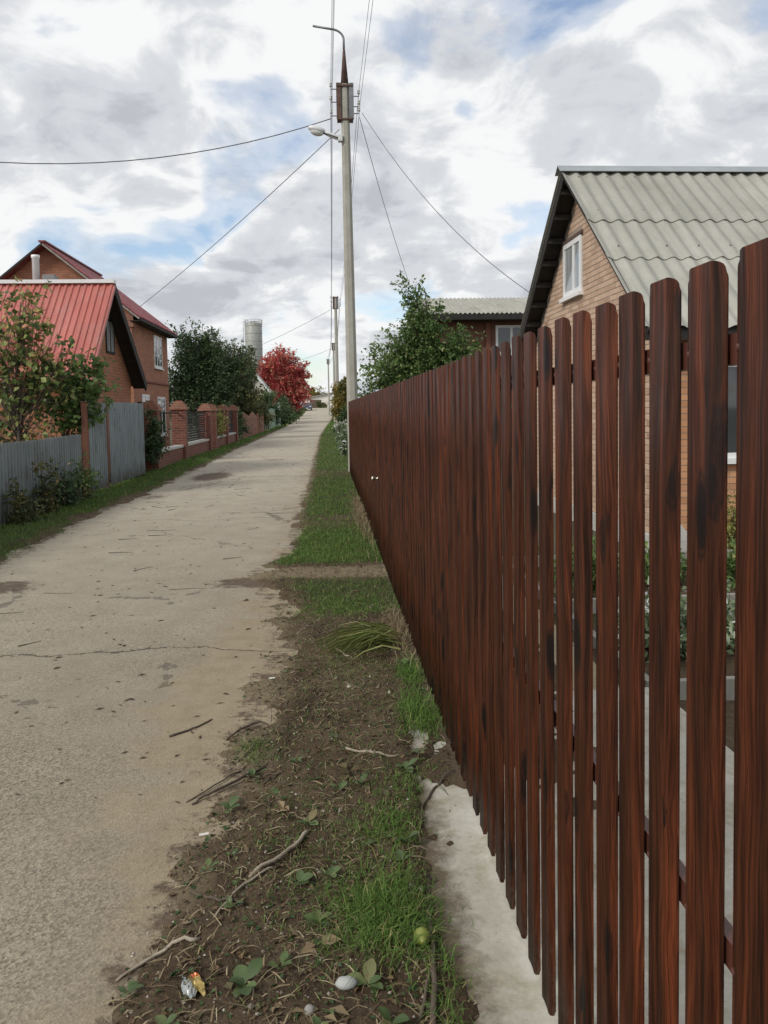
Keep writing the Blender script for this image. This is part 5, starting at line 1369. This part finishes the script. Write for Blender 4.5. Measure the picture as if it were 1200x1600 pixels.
# pebbles
r_ = np.random.default_rng(8); V, T, rr = [], [], []
oct_v = np.array([(1, 0, 0), (0, 1, 0), (-1, 0, 0), (0, -1, 0), (0, 0, 1), (0, 0, -.4)], float)
oct_f = [(0, 1, 4), (1, 2, 4), (2, 3, 4), (3, 0, 4), (1, 0, 5), (2, 1, 5), (3, 2, 5), (0, 3, 5)]
for i in range(1100):
    y_ = math.exp(r_.uniform(math.log(1.5), math.log(6.5))); x_ = r_.uniform(-.6, .5)
    if x_ < right_edge(y_)-.15: continue
    if x_ > .3 and y_ < 3.2 and r_.random() > .15: continue
    s_ = r_.uniform(.002, .006)*(1 if r_.random() > .05 else 2.2); z_ = verge_z(x_, y_) if x_ > right_edge(y_) else road_z(x_, y_)
    q = oct_v*s_*r_.uniform(.7, 1.3, (6, 3)) + np.array([x_, y_, z_+s_*.2]); b = len(V); V += list(q); T += [tuple(k+b for k in f) for f in oct_f]; rr += [r_.uniform(0, 1)]*6
M_PEB = mat_leaf('pebbles', [(0, (.13, .11, .085)), (.6, (.26, .23, .185)), (1, (.45, .42, .36))], .9, 0)
o = link_mesh('pebbles', np_mesh('pebbles', np.array(V), np.array(T), M_PEB, np.array(rr))); tag(o, 'small pale pebbles scattered along the verge', 'pebbles', None, 'stuff')
# dark crumbs on the lane
V, T, rr = [], [], []
for i in range(1500):
    y_ = math.exp(r_.uniform(math.log(3.0), math.log(40))); x_ = r_.uniform(-3.4, -.4)
    if r_.random() > .25 + .9*math.exp(-abs(x_ - float(right_edge(y_)))/.35) and r_.random() > .35: continue
    ln = r_.uniform(.008, .05)*(1+y_*.03); a = r_.normal(.2, .7); w_ = ln*r_.uniform(.06, .25)
    d = np.array([math.cos(a), math.sin(a), 0]); s_ = np.array([-d[1], d[0], .3]); c = np.array([x_, y_, road_z(x_, y_)+.004]); b = len(V)
    V += [c, c+d*ln*.5+s_*w_, c+d*ln, c+d*ln*.5-s_*w_*.4]; T += [(b, b+1, b+2), (b, b+2, b+3)]; rr += [r_.uniform(0, .55)]*4
o = link_mesh('road_litter', np_mesh('road_litter', np.array(V), np.array(T), M_LITTER, np.array(rr))); tag(o, 'dark leaf crumbs and bark scraps lying on the pale lane', 'litter', None, 'stuff')

def ground_z(x_, y_):
    zv = verge_z(x_, y_) if x_ > -1.1 else -1
    zs = -.02 if (x_ > .28 and y_ < 4) else -1
    return max(zv, road_z(x_, y_) if x_ < .2 else -1, zs)
def stick(name, label, pts, r0, r1, mat, group=None, forks=(), cat='twig', lift=0.0):
    P_ = []
    nseg = 7
    pts = [np.array(p, float) for p in pts]
    r_ = random.Random(int(abs(pts[0][0]*997 + pts[0][1]*331)))
    def dens(pp):
        res = []
        for i in range(len(pp)-1):
            for k in range(4):
                t = k/4; q = pp[i]*(1-t)+pp[i+1]*t; res.append(q)
        res.append(pp[-1]); return res
    def lay(pp, ra, rb, lf):
        q = dens(pp); out_ = []
        for i, c in enumerate(q):
            jx, jy = r_.uniform(-.004, .004), r_.uniform(-.006, .006)
            x_, y_ = c[0]+jx, c[1]+jy
            rr_ = ra + (rb-ra)*i/(len(q)-1)
            out_.append((x_, y_, ground_z(x_, y_) + rr_*.7 + lf*math.sin(math.pi*i/(len(q)-1))))
        return out_, [ra + (rb-ra)*i/(len(q)-1) for i in range(len(q))]
    m = MB(); a, b = lay(pts, r0, r1, lift); m.tube(a, b, 6)
    for fk in forks:
        a, b = lay([np.array(p, float) for p in fk], r0*.6, r1*.6, lift*.6); m.tube(a, b, 5)
    o = m.build(name, mat, None, True)
    return tag(o, label, cat, group)
# larger branches, each placed where the photo shows it
stick('branch', 'long half bleached branch slanting across the near verge', [(-.10, 2.74), (-.145, 2.62), (-.21, 2.53), (-.285, 2.48)], .008, .006, M_DRYSTICK, None, [[(-.20, 2.53), (-.30, 2.42), (-.37, 2.28)]], 'branch', .012)
stick('branch', 'dark forked branch at the edge of lane above the bleached one', [(-.30, 3.28), (-.40, 3.17), (-.50, 3.06), (-.56, 3.0)], .007, .004, M_TWIG, None, [[(-.36, 3.22), (-.42, 3.30)], [(-.38, 3.30), (-.46, 3.19), (-.58, 3.02)]], 'branch', .012)
stick('branch', 'crooked pale stick at the lane edge above the torn wrapper', [(-.40, 2.18), (-.47, 2.17), (-.53, 2.13), (-.60, 2.06)], .006, .004, M_DRYSTICK, None, (), 'branch', .006)
stick('branch', 'dark twig alone on the lane beside the sandy patch', [(-.60, 3.85), (-.68, 3.74), (-.77, 3.66)], .004, .0065, M_TWIG, None, [[(-.69, 3.73), (-.67, 3.69)]], 'branch')
stick('branch', 'bowed twig curling over the grass at sandy edge', [(-.29, 3.72), (-.36, 3.76), (-.44, 3.68), (-.50, 3.60)], .004, .0055, M_TWIG, None, [[(-.30, 3.70), (-.33, 3.52), (-.42, 3.36)]], 'branch', .02)
stick('branch', 'pale stripped stick across the middle of the verge', [(.05, 3.38), (.17, 3.33), (.27, 3.30)], .006, .005, M_DRYSTICK, None, (), 'branch')
stick('branch', 'pale stalk lying left of the cut grass bundle', [(.02, 4.85), (.08, 4.72), (.12, 4.66)], .006, .004, M_DRYSTICK, None, (), 'branch')
stick('branch', 'dark root like stick along the edge of concrete footing', [(.30, 2.45), (.27, 2.2), (.25, 1.95), (.22, 1.75)], .007, .009, M_TWIG, None, [[(.29, 2.3), (.26, 2.05), (.20, 1.85)]], 'branch', .008)
stick('branch', 'thin brown twig lying on the pale concrete footing', [(.43, 2.52), (.43, 2.42), (.43, 2.33)], .003, .0035, M_TWIG, None, (), 'twig')
stick('branch', 'curved twig across the dirt at the top of the concrete', [(.50, 3.15), (.40, 3.05), (.33, 2.9), (.30, 2.7)], .004, .005, M_TWIG, None, [[(.42, 3.1), (.46, 2.95)]], 'twig', .01)
stick('branch', 'brown stick in the dirt below the bleached branch', [(-.46, 2.42), (-.36, 2.36), (-.28, 2.34)], .005, .004, M_TWIG, None, (), 'twig')
# many small alike twigs
rr_ = random.Random(12)
for k in range(46):
    if k < 26:
        y_ = math.exp(rr_.uniform(math.log(1.8), math.log(6.0))); x_ = rr_.uniform(float(right_edge(y_)), .3); a = rr_.uniform(0, 3.1); ln = rr_.uniform(.06, .2)
        lab, grp = 'small thin twig lying among the litter of the brown verge', 'small twigs on the verge'
        mt = M_DRYSTICK if rr_.random() < .4 else M_TWIG
    else:
        y_ = math.exp(rr_.uniform(math.log(4.2), math.log(16))); x_ = rr_.uniform(-3.2, -.75); a = rr_.normalvariate(.25, .5); ln = rr_.uniform(.08, .3)*(1+y_*.03)
        lab, grp = 'small dark twig lying on the pale lane', 'small twigs on the lane'; mt = M_TWIG
    p0 = (x_, y_); p1 = (x_+ln*.5*math.cos(a), y_+ln*.5*math.sin(a)+rr_.uniform(-.02, .02)); p2 = (x_+ln*math.cos(a), y_+ln*math.sin(a))
    stick('twig', lab, [p0, p1, p2], rr_.uniform(.0018, .004)*(1+y_*.04), .0015*(1+y_*.04), mt, grp)

# broad-leaved weeds: each leaf its own piece
def broad_leaf_mesh():
    xs_ = [-1, -.5, 0, .5, 1]; v, f = [], []
    rows_ = [(0, .05), (.12, .06), (.28, .55), (.5, .9), (.72, .82), (.9, .45), (1.0, .06)]
    for t, w_ in rows_:
        for u in xs_:
            v.append((u*w_*.30, t, .10*math.sin(t*2.6) + .05*abs(u)*w_ - .02*math.sin(t*20+u*3)*w_))
    for i in range(len(rows_)-1):
        for j in range(4): f.append((i*5+j, i*5+j+1, (i+1)*5+j+1, (i+1)*5+j))
    me = bpy.data.meshes.new('leaf'); me.from_pydata(v, [], f); me.polygons.foreach_set('use_smooth', [True]*len(f)); me.materials.append(M_BROADLEAF); me.update()
    return me
LEAFM = broad_leaf_mesh()
def weed(label, x_, y_, n, size, seed, group='broad leaved weeds on the verge', elev=.35):
    q = random.Random(seed)
    t_ = empty('broadleaf_weed', (x_, y_, ground_z(x_, y_)), label, 'weed', group)
    for k in range(n):
        o = link_mesh('leaf', LEAFM, t_)
        a = 2*math.pi*k/n + q.uniform(-.4, .4); s_ = size*.9*q.uniform(.5, 1.15)
        o.rotation_euler = (q.uniform(.1, elev+.2), q.uniform(-.25, .25), a); o.scale = (s_, s_, s_); o.location = (q.uniform(-.008, .008), q.uniform(-.008, .008), .004+.002*k)
    return t_
weed('large leaved weed beside the white stone at the bottom', .075, 1.97, 6, .075, 1, None)
weed('leafy weed with upright leaves right of the torn wrapper', -.25, 1.99, 7, .075, 2, None)
spots = [(-.55, 2.0, 6, .055, 'small weed at the lane edge below the crooked pale stick'), (-.40, 2.93, 7, .055, 'weed rosette at the lane edge just below the dark forked branch'),
         (-.33, 3.18, 5, .05, 'small weed beside the upper end of the dark forked branch'), (-.10, 2.78, 7, .06, 'weed growing at the upper end of the long bleached branch'),
         (.02, 3.02, 6, .055, 'left one of two weeds below the pale stripped stick'), (.10, 3.05, 6, .06, 'right one of two weeds below the pale stripped stick'),
         (.30, 3.2, 6, .07, 'broad weed where the dirt meets the top of the concrete footing'), (-.12, 2.42, 6, .055, 'left one of two weeds right of the bleached branch'),
         (-.02, 2.45, 6, .05, 'right one of two weeds right of the bleached branch'), (-.42, 2.52, 5, .045, 'tiny weed at the lane edge left of the bleached branch'),
         (-.05, 2.22, 6, .055, 'weed just left of the dark grass tuft'), (-.15, 2.05, 5, .05, 'weed between the upright leaved weed and the white stone'),
         (.24, 2.62, 6, .05, 'upper weed on the concrete side of small grass patch'), (.22, 2.5, 6, .05, 'lower weed on the concrete side of small grass patch'),
         (.0, 3.5, 5, .045, 'tiny weed above the pale stripped stick'), (.42, 4.45, 7, .07, 'weed at the fence foot in the green tuft'),
         (.10, 2.62, 5, .04, 'tiny weed left of the small grass patch'), (-.32, 2.32, 5, .04, 'tiny weed at the lower end of the bleached branch'),
         (.36, 3.3, 5, .06, 'weed close to the fence above the concrete footing'), (-.15, 3.3, 5, .04, 'tiny weed left of the pale stripped stick'),
         (.12, 1.82, 6, .06, 'weed at the bottom edge right of the white stone'), (-.42, 1.86, 6, .06, 'weed at the bottom edge below the torn wrapper'), (-.05, 1.80, 6, .055, 'weed at the bottom edge left of the white stone')]
for k, (x_, y_, n, s_, lab) in enumerate(spots): weed(lab, x_, y_, n, s_, 10+k)
# white stone, fallen pear, torn wrapper, cigarette ends, rust-brown leaves
def rock(name, label, cat, c, r, mat, seed, tilt=0.0):
    m = ell((0, 0, 0), r, 14, 9, tilt=tilt); q = random.Random(seed)
    m.v = [tuple(Vector(p)*(1+.10*mnoise.noise(Vector(p)*(.9/max(r))*2.2 + Vector((seed, 0, 0))))+Vector(c)) for p in m.v]
    return tag(m.build(name, mat, None, True), label, cat)
M_STONE = mat_noisy('white_stone', (.34, .355, .335), (.46, .475, .45), 40, .85, .2, .002)
M_PEAR = mat_noisy('pear_skin', (.15, .185, .035), (.25, .27, .06), 30, .45, .05, .001)
rock('stone', 'smooth white stone half under a weed at the bottom', 'stone', (.018, 1.965, ground_z(.018, 1.965)+.006), (.030, .019, .014), M_STONE, 3)
pe = MB().lathe([(.0002, -.026), (.012, -.024), (.022, -.012), (.024, .0), (.019, .014), (.011, .026), (.006, .034), (.0002, .036)], (0, 0, 0), 14)
pe.v = [tuple(Matrix.Rotation(R(78), 3, 'X') @ Vector(p) + Vector((.235, 2.11, ground_z(.235, 2.11)+.024))) for p in pe.v]
tag(pe.build('fallen_pear', M_PEAR, None, True), 'small green windfall pear beside the dark grass tuft', 'pear')
rock('stone', 'small grey stone at the bottom edge of the verge', 'stone', (-.075, 1.88, ground_z(-.075, 1.88)+.008), (.015, .013, .013), mat_noisy('grey_stone', (.2, .2, .18), (.32, .31, .28), 25, .8, .2, .002), 9)
# wrapper: crumpled foil sheet, silver with a yellow printed half
def wrapper():
    n = 12; v, f = [], []
    for i in range(n):
        for j in range(n):
            a, b = i/(n-1)-.5, j/(n-1)-.5
            w_ = .06*(1-.35*abs(b)-.2*b); 
            zz = .012*mnoise.noise(Vector((a*7, b*7, 2.2))) + .007*mnoise.noise(Vector((a*17, b*17, 5.2)))
            v.append((a*w_*1.6, b*.10 + .01*math.sin(a*9), zz+.016))
    for i in range(n-1):
        for j in range(n-1): f.append((i*n+j, (i+1)*n+j, (i+1)*n+j+1, i*n+j+1))
    me = bpy.data.meshes.new('wrapper'); me.from_pydata(v, [], f)
    t = NT('crumpled_wrapper'); ob = t.coord('Object'); sx = t.node('ShaderNodeSeparateXYZ'); t.l.new(ob, sx.inputs[0])
    k = t.math('ADD', t.math('MULTIPLY', sx.outputs[0], 24.0), t.math('ADD', t.math('MULTIPLY', sx.outputs[1], 9.0), t.noise(ob, 25, 3)))
    c = t.ramp(k, [(.35, (.36, .38, .37)), (.55, (.45, .45, .38)), (.68, (.42, .34, .10)), (.95, (.38, .28, .09))])
    c = t.mix(t.math('MULTIPLY', t.math('GREATER_THAN', t.noise(ob, 60, 3), .6), .5), c, (.08, .09, .08))
    red = t.math('MULTIPLY', t.math('GREATER_THAN', sx.outputs[1], .036), t.math('GREATER_THAN', sx.outputs[0], .0))
    c = t.mix(red, c, (.55, .16, .06))
    me.materials.append(t.set(c, .3, .25)); me.update()
    o = link_mesh('wrapper', me); o.location = (-.385, 2.005, ground_z(-.385, 2.005)); o.rotation_euler = (0, 0, R(18)); o.scale = (.6, .75, .9)
    for p in me.polygons: p.use_smooth = False
    return o
tag(wrapper(), 'crumpled silver and yellow wrapper lying in the dirt by the lane', 'wrapper')
M_CIG = mat_noisy('cigarette_paper', (.65, .62, .56), (.8, .77, .72), 20, .8, 0)
for x_, y_, a, lab in ((-.475, 2.775, .25, 'white cigarette end on the verge edge near the forked branch'), (-.345, 4.40, .1, 'white cigarette end on the sandy patch')):
    z_ = ground_z(x_, y_)+.006
    o = MB().tube([(x_-.017*math.cos(a), y_-.017*math.sin(a), z_), (x_+.017*math.cos(a), y_+.017*math.sin(a), z_)], .005, 8).build('cigarette_end', M_CIG); tag(o, lab, 'cigarette end')
for k, (x_, y_, s_) in enumerate(((-.045, 2.13, .05), (.06, 3.15, .06), (-.17, 2.85, .04), (-.06, 1.87, .045))):
    V, T = leaves(np.array([[x_, y_, ground_z(x_, y_)+.012]]*5) + np.random.default_rng(k).normal(0, .01, (5, 3))*np.array([1, 1, .3]), np.array([[math.cos(q*1.2), math.sin(q*1.2), -.1] for q in range(5)]), s_, .6, .2, seed=k)
    V[:, 2] = np.maximum(V[:, 2], ground_z(x_, y_)+.003)
    o = link_mesh('dead_leaf', np_mesh('dead_leaf', V, T, M_LITTER, np.full(len(V), (.98, .7, .99, .95)[k])))
    tag(o, ['curled tan dead leaf left of the dark grass tuft', 'curled brown dead leaf in the middle of verge', 'small tan dead leaf near the bleached branch', 'pale curled dead leaf at the bottom beside the grey stone'][k], 'leaf')

# ------------------------------------------------------------------ the yard seen through the slats
gb = empty('garden_bed', (3.2, 6.2, -.31), 'planted garden bed with timber edging behind the picket fence', 'garden bed')
MB().box(1.9, 6.5, 4.4, 8.1, -.4, -.22).build('soil', M_SOIL, gb)
for a, b in (((1.85, 4.35), (6.6, 4.35)), ((1.85, 4.35), (1.85, 8.2)), ((1.85, 6.3), (6.6, 6.3)), ((1.85, 8.2), (6.6, 8.2))):
    MB().bar((a[0], a[1], -.2), (b[0], b[1], -.2), .05, .22).build('edging_board', M_GREYWOOD, gb)
for k, (x_, y_) in enumerate(((2.3, 5.2), (3.0, 5.3), (3.7, 5.2), (4.5, 5.3), (2.4, 7.2), (3.1, 7.3), (3.9, 7.2), (4.7, 7.2))):
    plant('bedding_plant', ['leftmost', 'second from left', 'third from left', 'rightmost'][k % 4] + ' leafy plant in the ' + ['near', 'far'][k//4] + ' half of the garden bed', 'plant', (x_, y_, -.22), [(0, 0, .16, .34, .4, .14, 1)], .01, 18, 6, 8, .075, M_LEAF_PEAR if k > 3 else M_LEAF_SILVER, 400+k, ['near bed plants', 'far bed plants'][k//4], M_TWIG, .6, .25, .2, .35)
plant('flower_bush', 'yellow green bush against the front wall of peach brick house', 'shrub', (4.6, 8.55, -.31), [(0, 0, .42, .35, .25, .38, 1)], .02, 24, 7, 8, .06, M_LEAF_LIME, 420, None, M_TWIG, .5, .6, .2, .3)
blk = MB().prism([(3.86, 8.62, -.06), (4.12, 8.62, -.06), (4.12, 8.62, .02), (4.0, 8.62, .16), (3.9, 8.62, .16)], (0, .3, 0)).build('downpipe_block', M_PLINTH, house)
MB().box(3.86, 4.12, 8.62, 8.92, -.5, -.063).build('downpipe_footing', M_PLINTH, house)
